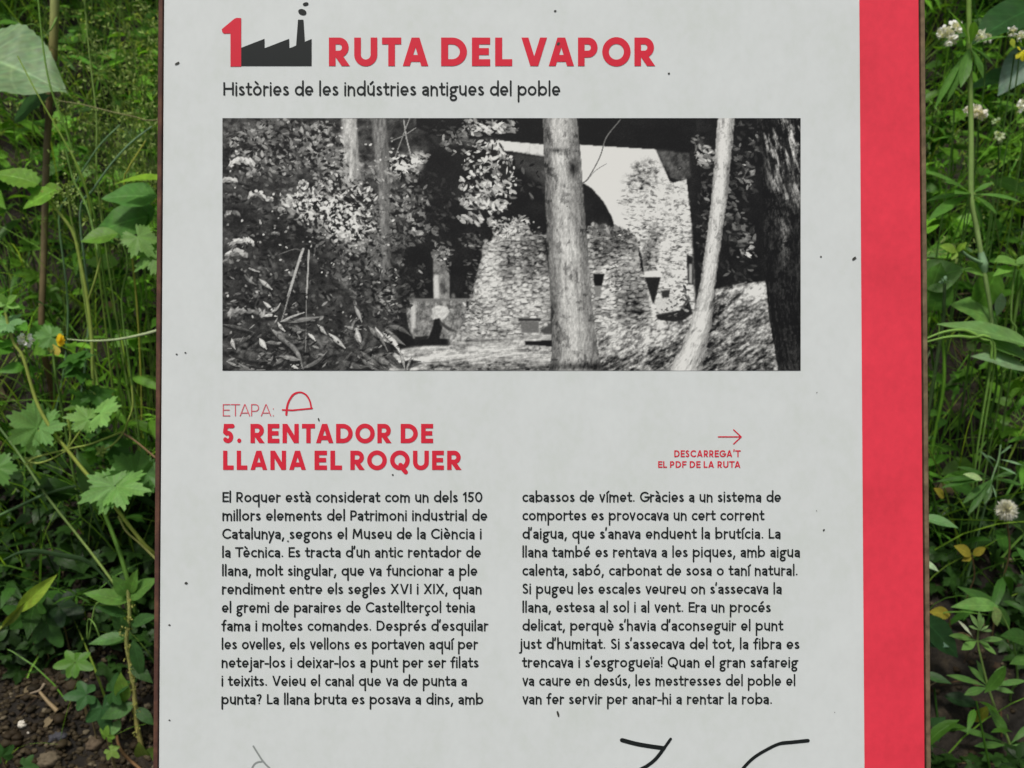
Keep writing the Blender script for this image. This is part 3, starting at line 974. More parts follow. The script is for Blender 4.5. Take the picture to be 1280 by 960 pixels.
for q_ in LATE: stamp(*q_)
for c in ((300, 230, 20, 70, 120, 2.6, .16), (370, 290, 60, 36, 180, 3, .13), (350, 185, 60, 34, 170, 2.6, .42), (405, 190, 26, 40, 120, 2.6, .46), (335, 225, 34, 40, 120, 2.6, .38), (420, 225, 30, 30, 120, 2.6, .46),
          (385, 258, 38, 17, 170, 3.0, .70), (420, 272, 40, 26, 260, 3.0, .74), (452, 296, 28, 26, 150, 2.8, .62), (405, 262, 36, 24, 80, 2.4, .16), (440, 330, 40, 26, 140, 2.6, .42), (470, 365, 30, 34, 120, 2.6, .34), (445, 300, 44, 50, 120, 2.4, .12),
          (505, 206, 22, 11, 110, 2.6, .70), (514, 200, 7, 8, 20, 3, .85), (526, 198, 10, 8, 40, 2.4, .62), (480, 215, 20, 16, 70, 2.4, .52), (478, 255, 18, 16, 70, 2.4, .48), (512, 255, 20, 16, 70, 3, .48), (525, 286, 12, 9, 16, 4.2, .72), (540, 288, 8, 4, 6, 4, .62),
          (592, 160, 16, 10, 44, 3, .62), (618, 160, 16, 8, 44, 3, .70), (572, 180, 22, 14, 50, 3, .46), (604, 184, 12, 5, 20, 3, .62), (600, 212, 24, 10, 60, 3, .52), (590, 240, 24, 14, 50, 3, .22), (616, 236, 28, 10, 80, 3.2, .72), (594, 252, 22, 8, 50, 3.2, .62), (618, 258, 18, 6, 40, 3.2, .74), (586, 272, 14, 7, 24, 3, .60), (606, 277, 14, 5, 18, 3.4, .70),
          (630, 285, 16, 12, 50, 2.4, .74), (650, 276, 10, 6, 26, 2.2, .62), (555, 312, 14, 10, 26, 2.6, .40), (540, 246, 26, 30, 60, 2.6, .20), (500, 296, 14, 26, 50, 3, .22), (513, 300, 16, 10, 24, 3, .44), (500, 372, 14, 40, 50, 3, .16),
          (486, 300, 14, 12, 40, 2.4, .55), (486, 392, 16, 22, 60, 2.6, .3), (640, 158, 10, 8, 16, 3, .5), (560, 160, 30, 12, 40, 2.6, .16),
          (748, 288, 14, 8, 40, 2.6, .40), (770, 290, 18, 7, 44, 2.4, .42), (882, 196, 12, 14, 44, 3.6, .58), (872, 180, 8, 12, 24, 3.2, .42), (930, 222, 12, 20, 40, 3.2, .36), (918, 286, 16, 20, 50, 3, .28), (934, 296, 10, 18, 40, 3.4, .42), (936, 320, 3.4, 3.4, 8, 3, .78), (925, 318, 5, 5, 6, 2, .5), (884, 235, 8, 26, 30, 2.6, .24), (880, 375, 8, 16, 40, 2.6, .22),
          (856, 375, 6, 16, 30, 2.4, .3), (925, 180, 26, 30, 90, 2.8, .26), (915, 250, 30, 40, 110, 3, .24), (925, 330, 24, 26, 60, 3, .22), (880, 290, 10, 60, 60, 2.4, .26), (552, 318, 12, 9, 40, 2.4, .46), (556, 330, 8, 14, 30, 2.2, .40), (536, 270, 30, 34, 90, 2.8, .25), (590, 300, 16, 10, 40, 2.4, .30), (520, 350, 16, 24, 50, 2.6, .24), (590, 340, 10, 30, 40, 2.2, .26), (590, 385, 14, 26, 60, 2.2, .52), (660, 225, 24, 24, 40, 3, .17)):
    cluster(*c)
for (cx, cy, rx, ry, n_, v_) in ((350, 185, 66, 36, 420, .46), (420, 260, 52, 44, 420, .60), (400, 262, 30, 14, 120, .82), (440, 282, 30, 18, 120, .82), (405, 190, 26, 40, 160, .5), (470, 320, 36, 60, 260, .46), (505, 206, 22, 10, 60, .84), (610, 225, 36, 50, 240, .60), (512, 250, 26, 40, 120, .5), (350, 335, 66, 60, 220, .36)):
    for _ in range(n_):                                    # hard bright and black flecks: sun through leaves
        r = math.sqrt(pr.uniform()); t = pr.uniform(0, 6.283)
        dk = pr.uniform() < .42
        stamp(cx + rx * r * math.cos(t), cy + ry * r * math.sin(t), pr.uniform(1.6, 5.4), pr.uniform(1.0, 2.5), pr.normal(.5, .8), pr.uniform(.07, .16) if dk else np.clip(v_ * pr.uniform(.7, 1.5), 0, .95), .85)
void = np.zeros_like(img)
for cx, cy, rx, ry, v in ((350, 300, 52, 36, .9), (300, 268, 26, 30, .85), (300, 345, 26, 26, .6), (330, 235, 26, 18, .5), (395, 335, 26, 40, .7), (500, 325, 14, 40, .7), (455, 360, 26, 30, .6), (360, 375, 40, 22, .6), (505, 170, 16, 18, .6), (545, 245, 22, 44, .75), (470, 300, 12, 50, .35), (350, 165, 14, 14, .4), (395, 215, 12, 20, .4), (310, 420, 30, 14, .5), (420, 400, 40, 16, .5)):
    void = np.maximum(void, v * np.exp(-(((GX - cx) / rx) ** 2 + ((GY - cy) / ry) ** 2) ** 1.3))
void = np.clip(void * (.75 + .7 * con(pn(14, 11, 91), 2.4)), 0, .92)
img = img * (1 - void) + .135 * void
# the pale trunks once more, half hidden
for pts, v in (([(427, 148), (446, 148), (448, 200), (450, 226), (432, 226)], .70), ([(465, 148), (482, 148), (487, 200), (488, 345), (479, 345), (473, 230)], .50)):
    m = pmask(pts, .9) * np.clip(con(pn(7, 9, 88), 4) * .6 + .75, 0, 1)
    img = paint(img, m, v * (1 - .3 * np.clip((GX - pts[0][0] - 12) / 10, 0, 1)) + .12 * con(pn(2.4, 9, 89)))
# brighter leaf clumps: domes of drooping leaflets
for cx, cy, w_, h_, v in ((303, 201, 15, 7, .84), (318, 216, 9, 7, .62), (287, 225, 10, 5, .80), (321, 242, 10, 7, .80), (303, 301, 14, 6, .82), (296, 316, 13, 7, .74), (284, 327, 8, 4, .5), (291, 266, 9, 5, .56), (379, 228, 6, 5, .8), (337, 248, 4, 3, .76), (352, 262, 4, 3, .7), (344, 292, 5, 2.4, .55), (308, 389, 22, 5, .66), (292, 245, 9, 7, .42), (312, 180, 16, 6, .40), (300, 168, 18, 4, .5)):
    for q in range(int(10 + w_ * 1.6)):
        t = pr.uniform(-1, 1); u = pr.uniform(0, 1)
        stamp(cx + t * w_, cy + (t * t * .7 + u * .9 - .5) * h_, w_ * pr.uniform(.12, .30) + .8, 1.0 + h_ * pr.uniform(.07, .17), t * 1.0 + pr.normal(0, .45), np.clip(v - u * .28 + pr.normal(0, .10), .1, .95), .85)
for i in range(230):                                       # pale round leaves scattered in the shade
    x, y = pr.uniform(282, 500), pr.uniform(152, 400)
    stamp(x, y, pr.uniform(1, 2.6), pr.uniform(.8, 1.6), pr.uniform(0, 3), pr.uniform(.4, .85), .85)
# canes
for pts, w_, v in (([(379, 312), (374, 326), (366, 352), (360, 372)], 2.9, .66), ([(362, 366), (357, 385), (352, 402)], 1.6, .5), ([(386, 315), (385, 340), (383, 375)], 1.9, .66), ([(383, 375), (383, 400), (382, 440)], 1.3, .5), ([(350, 318), (368, 312), (378, 314)], 1, .4), ([(505, 152), (508, 172), (514, 196)], 1.6, .6), ([(512, 148), (500, 180), (494, 196)], 1.3, .5), ([(490, 176), (504, 170), (520, 160)], 1.3, .5), ([(728, 230), (736, 222), (750, 196), (758, 172), (776, 149)], 1.5, .42), ([(734, 226), (744, 214), (758, 205)], .9, .5)):
    P_ = smooth(pts, 10)
    for i in range(len(P_) - 1):
        d_ = P_[i + 1] - P_[i]
        stamp(*P_[i], np.hypot(*d_) * .9 + .8, w_ * .62, math.atan2(d_[1], d_[0]), v + pr.normal(0, .03), .9)
# broad leaves at the lower left
extra = []
for i in range(54):
    x, y, an, L_ = pr.uniform(282, 500), pr.uniform(402, 462), pr.choice((-1, 1)) * pr.uniform(.1, .9), pr.uniform(10, 32)
    extra.append((x, y, x + L_ * math.cos(an), y + L_ * math.sin(an), L_ * pr.uniform(.14, .30), pr.uniform(.22, .5)))
for x0, y0, x1, y1, w_, v in extra + list(((353, 402, 402, 396, 6, .55), (352, 402, 380, 391, 3, .7), (280, 406, 318, 416, 4, .36), (318, 416, 290, 432, 4, .34), (340, 412, 370, 440, 6, .48), (352, 424, 378, 460, 6, .52), (378, 460, 408, 440, 5, .46), (374, 450, 350, 445, 6, .55), (300, 440, 335, 452, 12, .36), (412, 418, 432, 436, 6, .74), (398, 407, 408, 418, 5, .72),
                                (432, 408, 452, 412, 4, .62), (446, 412, 452, 432, 7, .72), (444, 384, 452, 402, 5, .66), (440, 410, 446, 398, 3, .6), (470, 410, 490, 430, 5, .82), (480, 418, 500, 442, 6, .84), (468, 412, 484, 438, 4, .5), (458, 420, 450, 440, 5, .36), (466, 444, 490, 456, 8, .48), (425, 450, 460, 458, 8, .40), (452, 440, 480, 462, 7, .42), (325, 424, 333, 436, 7, .82), (290, 424, 294, 436, 5, .74), (348, 404, 356, 414, 4, .8), (386, 418, 394, 426, 3.6, .9), (500, 440, 506, 462, 4, .6), (515, 446, 508, 463, 3, .56), (364, 456, 372, 460, 4, .8), (300, 455, 330, 462, 4, .5), (284, 452, 300, 458, 3, .6), (330, 378, 342, 390, 4, .8), (340, 390, 350, 380, 3, .7), (330, 396, 346, 396, 4, .8), (306, 344, 320, 356, 4, .5), (325, 350, 340, 362, 5, .74), (312, 336, 324, 340, 2.4, .7))):
    bow = pr.normal(0, .07); nx_, ny_ = -(y1 - y0), (x1 - x0)
    stamp((x0 + x1) / 2 + 1.5, (y0 + y1) / 2 + 2.6, math.hypot(nx_, ny_) * .55, w_ * .7, math.atan2(y1 - y0, x1 - x0), .12, .5)
    for t in np.linspace(.04, .96, 15):
        k_ = math.sin(math.pi * t ** .8); o_ = bow * 4 * t * (1 - t)
        cx, cy = x0 + (x1 - x0) * t + nx_ * o_, y0 + (y1 - y0) * t + ny_ * o_
        an = math.atan2(y1 - y0, x1 - x0) + bow * 2 * (1 - 2 * t)
        sl = math.hypot(nx_, ny_) / 13 + 1
        sh_ = pr.normal(0, .05)
        stamp(cx, cy, sl, max(w_ * .56 * k_, .7), an, v * .86 + sh_, .9)
        stamp(cx, cy - w_ * .16 * k_, sl, max(w_ * .26 * k_, .5), an, min(v * 1.08 + sh_, .92), .6)
for i in range(300):                                       # small broken lights among the broad leaves
    x, y = pr.uniform(280, 500), pr.uniform(335, 462)
    stamp(x, y, pr.uniform(1.2, 5), pr.uniform(.6, 1.7), pr.uniform(-1.2, 1.2), pr.choice((.08, .14, .3, .4, .5, .62)), .8)


# the three trunks in front
def trunk(Lp, Rp, base, edge, sd, dark_left=0.0, dark_right=0.0):
    global img
    ly, lx = [p[1] for p in Lp], [p[0] for p in Lp]
    ry, rx = [p[1] for p in Rp], [p[0] for p in Rp]
    l, r = np.interp(GY, ly, lx), np.interp(GY, ry, rx)
    l = l + (vnoise(GY / 9, GY * 0, sd) - .5) * .9; r = r + (vnoise(GY / 8, GY * 0 + 3, sd) - .5) * .9
    t = (GX - l) / (r - l)
    m = blur(((t > 0) & (t < 1)).astype(float), .6)
    wob = 3.0 * (vnoise(GX / 14, GY / 18, sd + 5) - .5)
    bark = con(fbm((GX - l + wob) / 3.4, GY / 34, sd + 1, 4), 3.2) * .065 + con(fbm((GX - l + wob) / 1.5, GY / 4, sd + 2, 2), 2.6) * .085 + con(fbm(GX / 14, GY / 20, sd + 6, 3), 3) * .055
    spots = np.clip(con(fbm((GX - l + wob) / 7, GY / 9, sd + 3, 4), 5) - .6, 0, 1)
    v = base + bark - spots * .4 - dark_left * np.exp(-(t / .22) ** 2) - dark_right * np.exp(-((1 - t) / .22) ** 2) + edge * np.exp(-((t - .42) / .3) ** 2)
    img = paint(img, m, v)


img = paint(img, pmask([(680, 300), (694, 300), (700, 440), (690, 432), (688, 350)], 1.2), .14)
trunk([(678.5, 147), (683, 290), (690, 400), (690, 440), (686, 464)], [(721.5, 147), (727, 210), (733, 290), (741, 390), (747, 435), (754, 464)], .56, .13, 50, .20, .14)
img = img - np.exp(-(((GX - 716) / 5) ** 2 + ((GY - 212) / 11) ** 2)) * .4 - np.exp(-(((GX - 697) / 9) ** 2 + ((GY - 188) / 3) ** 2)) * .28
img = img - np.exp(-(((GX - 724) / 30) ** 2 + ((GY - 458) / 5) ** 2)) * .38
trunk([(897, 147), (888, 260), (876, 350), (862, 410), (836, 464)], [(918.5, 147), (909, 250), (896, 340), (890, 400), (877, 464)], .70, .12, 60, .10, .20)
trunk([(946, 147), (954, 260), (956, 340), (962, 400), (973, 464)], [(1012, 147), (1012, 464)], .13, .03, 70)
# fissured pale bark high on the third trunk
fm = pmask([(952, 147), (1002, 147), (1002, 250), (990, 300), (978, 320), (966, 270), (958, 200)], 4)
fis = con(pn(4.2, 24, 75, -14), 5)
fis2 = con(pn(3.2, 4, 76), 4)
img = img + fm * np.clip(fis * .75 + .15 + fis2 * .25, 0, 1) * .62 * np.clip(1.25 - (GY - 147) / 150, 0.12, 1)
img = img + pmask([(975, 280), (984, 280), (988, 330), (980, 335)], 3) * .2 * np.clip(fis2, 0, 1)

img = img + pr.normal(0, 0.018, img.shape)
img = np.clip(img, 0.0, 1.0)
tone = 0.045 + 0.84 * np.clip((img - 0.105) / 0.68, 0, 1)
lin = s2l(tone)
pv = np.stack([on_sign(px, py, NB) for px, py in ((PX0, PY0), (PX1, PY0), (PX1, PY1), (PX0, PY1))])
fx, fy = np.meshgrid(np.linspace(0, 1, PW), np.linspace(0, 1, PH))
PV = (pv[0] * ((1 - fx) * (1 - fy))[..., None] + pv[1] * (fx * (1 - fy))[..., None] + pv[2] * (fx * fy)[..., None] + pv[3] * ((1 - fx) * fy)[..., None]).reshape(-1, 3) - SIGN0
idx = np.arange(PW * PH).reshape(PH, PW)
quads = np.stack((idx[1:, :-1], idx[1:, 1:], idx[:-1, 1:], idx[:-1, :-1]), -1).reshape(-1, 4)
me = bpy.data.meshes.new("printed_photograph")
me.vertices.add(len(PV)); me.vertices.foreach_set("co", PV.astype(np.float32).ravel())
me.loops.add(quads.size); me.loops.foreach_set("vertex_index", quads.ravel().astype(np.int32))
me.polygons.add(len(quads)); me.polygons.foreach_set("loop_start", np.arange(0, quads.size, 4, dtype=np.int32)); me.polygons.foreach_set("loop_total", np.full(len(quads), 4, np.int32))
me.update(calc_edges=True)
ca = me.color_attributes.new("tint", 'FLOAT_COLOR', 'POINT')
ca.data.foreach_set("color", np.stack((lin * .99, lin * 1.0, lin * .965, np.ones_like(lin)), -1).astype(np.float32).ravel())
M_PRINT, nt, b, _ = mat_new("printed_photo_ink")
a_ = N(nt, "ShaderNodeAttribute", attribute_name="tint")
sc_ = N(nt, "ShaderNodeVectorMath", operation='SCALE'); sc_.inputs['Scale'].default_value = 0.93
nt.links.new(a_.outputs['Color'], sc_.inputs[0]); nt.links.new(sc_.outputs[0], b.inputs['Base Color'])
b.inputs['Roughness'].default_value = 0.38; b.inputs['Specular IOR Level'].default_value = 0.2
link("printed_photograph", me, M_PRINT, sign)
# ---------------------------------------------------------------- ground
def ground_mesh():
    xs = np.concatenate((np.linspace(-60, -2.6, 14), np.linspace(-2.4, 2.4, 193), np.linspace(2.6, 60, 14)))
    ys = np.concatenate((np.linspace(-40, 0.2, 12), np.linspace(0.4, 3.4, 151), np.linspace(3.6, 8, 12), np.linspace(10, 80, 10)))
    X, Y = np.meshgrid(xs, ys)
    Z = ground_z(X, Y)
    far = np.clip((np.abs(X) - 2.4) / 4, 0, 1)
    a = Acc()
    nx, ny = len(xs), len(ys)
    i = np.arange(nx * ny).reshape(ny, nx)
    F = np.stack((i[:-1, :-1], i[:-1, 1:], i[1:, 1:], i[1:, :-1]), -1).reshape(-1, 4)
    a.add(np.stack((X, Y, Z), -1).reshape(-1, 3), F.tolist(), (0.05, 0.035, 0.02))
    m, nt, b, _ = mat_new("soil")
    tc = N(nt, "ShaderNodeTexCoord")
    n1 = N(nt, "ShaderNodeTexNoise", Scale=26.0, Detail=9.0, Roughness=0.7)
    n2 = N(nt, "ShaderNodeTexVoronoi", Scale=95.0)
    nt.links.new(tc.outputs['Object'], n1.inputs['Vector']); nt.links.new(tc.outputs['Object'], n2.inputs['Vector'])
    nt.links.new(ramp(nt, n1.outputs[0], [(0.30, (0.004, 0.003, 0.002)), (0.50, (0.013, 0.009, 0.005)), (0.62, (0.032, 0.023, 0.012)), (0.74, (0.085, 0.066, 0.038))]), b.inputs['Base Color'])
    b.inputs['Roughness'].default_value = 0.9
    h = math_node(nt, 'ADD', n1.outputs[0], math_node(nt, 'MULTIPLY', n2.outputs[0], -0.35))
    bp = N(nt, "ShaderNodeBump", Strength=0.9, Distance=0.012)
    nt.links.new(h, bp.inputs['Height']); nt.links.new(bp.outputs[0], b.inputs['Normal'])
    o = a.build("ground", m)
    tag(o, "dark bare soil bank rising behind the board", "ground", kind="structure")


ground_mesh()


# ---------------------------------------------------------------- leaf shapes: unit length along +x, facing +z
def grid_leaf(width, n=10, peak=0.42, serr=0.0, teeth=9, fold=0.18, droop=0.18, cols=(-1, -.5, 0, .5, 1), wav=0.0, tipw=0.0, sharp=1.0):
    V, UV = [], []
    for i in range(n + 1):
        t = i / n
        w = (math.sin(math.pi * t ** (math.log(0.5) / math.log(peak))) ** sharp) * (1 - tipw * t) * width / 2
        w = max(w, 0.004)
        for c in cols:
            x, y = t, c * w
            if abs(c) == 1 and serr and 0 < i < n:
                y *= 1 + serr * (1 if i % 2 else -0.6); x += serr * 0.25 * (-1 if i % 2 else 0)
            z = -droop * t * t + fold * abs(y) - 0.6 * fold * y * y / max(width, .01) + wav * math.sin(t * 17 + c * 2.2) * abs(c)
            V.append((x, y, z)); UV.append((t, c))
    m = len(cols)
    F = [(i * m + j, (i + 1) * m + j, (i + 1) * m + j + 1, i * m + j + 1) for i in range(n) for j in range(m - 1)]
    return np.array(V), F, np.array(UV, float)


def palm_leaf(lobes, base=0.45, sigma=20, teeth=0.05, tfreq=26, gap=28, n=84, cup=0.10):
    """lobed leaf, stalk at the origin; lobes are (angle, length)"""
    th = np.radians(np.linspace(-180 + gap, 180 - gap, n))
    r = np.full(n, base)
    li = np.zeros(n)
    for a, L in lobes:
        d = np.degrees(th) - a
        v = base + (L - base) * np.exp(-(np.abs(d) / sigma) ** 1.7)
        r = np.maximum(r, v)
    r = r * (1 + teeth * np.sign(np.sin(th * tfreq)) * np.abs(np.sin(th * tfreq)) ** .6)
    V, UV, F = [(0, 0, 0)], [(0, 0)], []
    rings = (0.33, 0.68, 1.0)
    for k in rings:
        for i in range(n):
            d = min(abs(np.degrees(th[i]) - a) for a, L in lobes)
            z = cup * (k * r[i]) ** 2 * -1.0 + 0.05 * k * r[i] * math.cos(math.radians(min(d, 40) * 4.5)) * -1
            V.append((k * r[i] * math.cos(th[i]), k * r[i] * math.sin(th[i]), z))
            UV.append((k * r[i], np.clip(d / 26, 0, 1.4)))
    for i in range(n - 1):
        F.append((0, 1 + i, 2 + i))
        for q in range(len(rings) - 1):
            a0, b0 = 1 + q * n + i, 1 + (q + 1) * n + i
            F.append((a0, b0, b0 + 1, a0 + 1))
    return np.array(V), F, np.array(UV, float)


T_OVATE = grid_leaf(0.62, 12, 0.40, serr=0.10)
T_NETTLE = grid_leaf(0.56, 18, 0.34, serr=0.13, droop=0.25)
T_SMOOTH = grid_leaf(0.58, 12, 0.45, droop=0.14, fold=0.25)
T_BROAD = grid_leaf(0.80, 14, 0.36, droop=0.16, fold=0.12, wav=0.012)
T_HERO = grid_leaf(0.80, 30, 0.36, droop=0.20, fold=0.16, wav=0.022, serr=.03, cols=tuple(np.linspace(-1, 1, 17)))
T_LANCE = grid_leaf(0.27, 14, 0.42, droop=0.18, fold=0.4, wav=0.006)
T_WHORL = grid_leaf(0.17, 8, 0.62, droop=0.10, fold=0.5, cols=(-1, 0, 1))
T_BLADE = grid_leaf(0.055, 12, 0.30, droop=0.0, fold=0.6, cols=(-1, 0, 1))
T_CRANE = palm_leaf(((0, 1.0), (56, .96), (-56, .96), (114, .88), (-114, .88)), 0.70, 20, 0.085, 23, gap=22)
T_IVY = palm_leaf(((0, 1.1), (62, .86), (-62, .86), (128, .62), (-128, .62)), 0.42, 24, 0.0, 1, gap=20, n=60)
T_LOBED = palm_leaf(((0, 1.1), (48, .92), (-48, .92), (105, .7), (-105, .7)), 0.58, 17, 0.10, 27, gap=24)
T_PETAL = grid_leaf(0.75, 4, 0.6, droop=0.1, fold=-0.3, cols=(-1, 0, 1))
S_OVATE = grid_leaf(0.60, 5, 0.40, droop=0.25, cols=(-1, 0, 1))
S_NETTLE = grid_leaf(0.50, 8, 0.34, serr=0.14, droop=0.30, cols=(-1, 0, 1))
S_LANCE = grid_leaf(0.24, 5, 0.40, droop=0.30, fold=.4, cols=(-1, 0, 1))
S_WHORL = grid_leaf(0.16, 3, 0.62, droop=0.10, fold=0.5, cols=(-1, 0, 1))
S_IVY = palm_leaf(((0, 1.1), (62, .86), (-62, .86), (128, .62), (-128, .62)), 0.42, 24, 0.0, 1, gap=20, n=22)
S_CRANE = palm_leaf(((0, 1.0), (58, .94), (-58, .94), (118, .84), (-118, .84)), 0.5, 20, 0.1, 21, n=44)


def unit(v):
    v = np.asarray(v, float); return v / (np.linalg.norm(v) + 1e-12)


def leaf(acc, T, base, d, nrm, size, c, wscale=1.0, curl=0.0, mott=0.0):
    V, F, UV = T
    d = unit(d); z = unit(np.asarray(nrm, float) - np.dot(nrm, d) * d); y = np.cross(z, d)
    V = V.copy(); V[:, 1] *= wscale
    if curl: V[:, 2] += -curl * V[:, 0] ** 2
    W = np.asarray(base) + size * (V[:, :1] * d + V[:, 1:2] * y + V[:, 2:3] * z)
    jit = 1 + 0.10 * rng.standard_normal()
    C = np.asarray(c) * jit
    if mott: C = C * np.clip(1 + mott * rng.standard_normal((len(V), 1)), .3, 1.7) * (1 + .5 * mott * rng.standard_normal((len(V), 3)))
    acc.add(W, F, np.clip(C, 0, 1), UV)


TOCAM = np.array((0, -1.0, 0.25))
UP = np.array((0, 0, 1.0))


def pleaf(acc, T, b, t, Yb, Yt=None, c=(0.08, .2, .03), face=(0.0, -0.65, 0.75), w=1.0, curl=0.0, centre=False, mott=.07):
    """leaf from the place seen at b to the place seen at t"""
    Yt = Yb if Yt is None else Yt
    B, Tt = at(*b, Yb), at(*t, Yt)
    if centre:
        B = B + 0.25 * (Tt - B)
    leaf(acc, T, B, Tt - B, face, np.linalg.norm(Tt - B), c, w, curl, mott)
    return B


def to_ground(p, lean=(0.0, 0.05), n=3):
    """points that carry a stem on down to the soil"""
    p = np.asarray(p, float)
    g = np.array((p[0] + lean[0], p[1] + lean[1], 0.0)); g[2] = ground_z(g[0], g[1]) - 0.01
    return [p + (g - p) * (k / n) + np.array((lean[0], 0, 0)) * -0.3 * math.sin(math.pi * k / n) for k in range(1, n + 1)]


G_BRIGHT = (0.190, 0.385, 0.038)
G_YEL = (0.215, 0.345, 0.050)
G_MID = (0.115, 0.270, 0.026)
G_DEEP = (0.056, 0.150, 0.017)
G_DARK = (0.027, 0.078, 0.012)
G_BLUE = (0.085, 0.190, 0.085)
G_PALE = (0.270, 0.400, 0.215)
STEM_Y = (0.26, 0.34, 0.07)
STEM_G = (0.13, 0.24, 0.05)
STEM_B = (0.13, 0.085, 0.040)
WHITE = (0.82, 0.83, 0.84)


class Plant:
    def __init__(self, name, label, cat, root_px=None, group=None):
        self.name, self.label, self.cat, self.group = name, label, cat, group
        self.stem, self.leaf, self.flower, self.extra = Acc(), Acc(), Acc(), {}
        self.root = None

    def line(self, pts, r, c, Y=None, ground=None):
        """stem through (x, y, Y) places of the photograph; ground = lean of the hidden lower end"""
        P = [at(*p) if len(p) == 3 else at(p[0], p[1], Y) for p in pts]
        if ground is not None:
            P += to_ground(P[-1], ground); self.root = P[-1]
        self.stem.tube(P, r, c)

    def done(self):
        accs = [("stem", self.stem, M_STEM), ("foliage", self.leaf, M_LEAF), ("flower", self.flower, M_PETAL)]
        accs = [a for a in accs if a[1].n]
        if self.root is None:
            V = np.concatenate(accs[0][1].v); self.root = V[V[:, 2].argmin()]
        e = empty(self.name, self.root)
        tag(e, self.label, self.cat, self.group, kind="thing")
        for nm, a, m in accs: a.build(nm, m, e, self.root)
        return e


def blossom(acc, c, r, n, colr, petal=0.6):
    for _ in range(n):
        d = unit(rng.standard_normal(3) + np.array((0, -0.5, 0.35)))
        leaf(acc, T_PETAL, c + d * r * 0.35, d + 0.5 * rng.standard_normal(3), unit(d + rng.standard_normal(3) * .6), r * petal, colr, 1.0, 0.3)


# ================================================================= left of the board
# broad pale leaf at the upper left edge
p = Plant("broad_leaf_plant", "broad pale grey-green leaf hanging at the upper left edge", "plant")
pleaf(p.leaf, T_HERO, (-50, 62), (75, 93), 1.50, 1.46, (0.235, 0.36, 0.185), face=(-0.12, -0.62, 0.8), w=1.12, mott=.09)
p.line([(-62, 66, 1.50), (-80, 140, 1.50), (-88, 260, 1.52)], [.002, .003], STEM_G, ground=(0, .06))
pleaf(p.leaf, T_BROAD, (18, 150), (56, 112), 1.58, 1.56, (.03, .085, .02), face=(0, -.6, .8))
p.done()

# tall thick stalk, green above and dry brown below
p = Plant("tall_stalk", "thick pale green stalk turning dry brown lower down, beside the broad pale leaf", "plant")
p.line([(69, -60, 1.6), (68.5, -8, 1.6), (68, 25, 1.6), (66, 76, 1.6)], [.0068, .0070], [(.30, .36, .11), (.33, .38, .13), (.25, .27, .09), (.16, .12, .05)])
p.line([(66, 78, 1.6), (62, 130, 1.6), (58, 200, 1.6), (55, 320, 1.59), (52, 420, 1.57)], [.0058, .005], [(.13, .09, .045), (.17, .14, .07), (.11, .07, .035), (.10, .06, .03)], ground=(0, .03))
p.line([(72, 20, 1.6), (60, 40, 1.57), (40, 30, 1.55), (24, 40, 1.53)], [.0014, .001], STEM_G)
p.done()

# cranesbills: lobed leaves on thin yellow-green stems
def crane(p, cx, cy, size, Y, ang, c=G_BRIGHT, face=(0, -.55, .85), T=T_CRANE, squash=1.0):
    """one lobed leaf whose stalk joins at (cx, cy); size in pixels, ang in degrees in the picture (0 right, 90 down)"""
    s = size * Y / FPX
    a = math.radians(ang)
    B = at(cx, cy, Y); d = at(cx + 10 * math.cos(a), cy + 10 * math.sin(a), Y - 0.004) - B
    leaf(p.leaf, T, B, d, np.asarray(face, float) + rng.normal(0, .12, 3), s, c, squash, 0.0, .07)


p = Plant("cranesbill", "cranesbill with bright lobed leaves and a forked stem just left of the board's upper half", "plant")
p.line([(52, 238, 1.42), (62, 252, 1.42), (90, 288, 1.42), (100, 325, 1.42), (109, 372, 1.42), (115, 425, 1.42), (117, 478, 1.42)], [.0021, .0027, .0027], [STEM_Y, STEM_Y, STEM_G], ground=(.0, .05))
p.line([(126, 322, 1.41), (119, 350, 1.41), (111, 374, 1.42)], [.0016, .002], STEM_Y)
p.line([(82, 186, 1.45), (92, 225, 1.45), (110, 262, 1.44), (124, 322, 1.41)], [.0016, .0018], STEM_G)
pleaf(p.leaf, T_NETTLE, (48, 230), (-16, 206), 1.42, 1.41, (.175, .36, .045), (0.25, -.6, .75), 1.0)
pleaf(p.leaf, T_BROAD, (68, 238), (26, 256), 1.42, 1.40, (.165, .35, .04), (0.1, -.5, .8), .95)
pleaf(p.leaf, T_BROAD, (60, 246), (30, 230), 1.425, 1.42, (.11, .26, .05), (-.2, -.6, .6), .7)
pleaf(p.leaf, T_BROAD, (50, 240), (76, 234), 1.43, 1.42, (.12, .24, .025), (.3, -.6, .6), 1.0)
pleaf(p.leaf, T_NETTLE, (204, 224), (144, 216), 1.42, 1.40, (.22, .40, .035), (0, -.22, 1.0), 1.1)
crane(p, 172, 296, 30, 1.40, 50, (.19, .37, .085), (0.1, -.7, .7), T_LOBED)
crane(p, 196, 318, 30, 1.40, 150, (.16, .32, .07), (0.1, -.7, .7), T_LOBED)
pleaf(p.leaf, T_BROAD, (196, 246), (126, 240), 1.44, 1.42, (.10, .25, .055), (0, -.55, .8))
pleaf(p.leaf, T_BROAD, (186, 270), (112, 285), 1.45, 1.43, (.075, .20, .035), (0, -.7, .7))
pleaf(p.leaf, T_BROAD, (194, 262), (138, 284), 1.46, 1.45, (.065, .18, .03), (0, -.7, .7))
pleaf(p.leaf, T_SMOOTH, (148, 292), (100, 298), 1.41, 1.39, (.115, .255, .028), (0, -.75, .75), w=1.05)
p.line([(148, 292, 1.41), (160, 330, 1.42), (152, 380, 1.43)], [.0012, .0018], STEM_G, ground=(0, .04))
p.done()

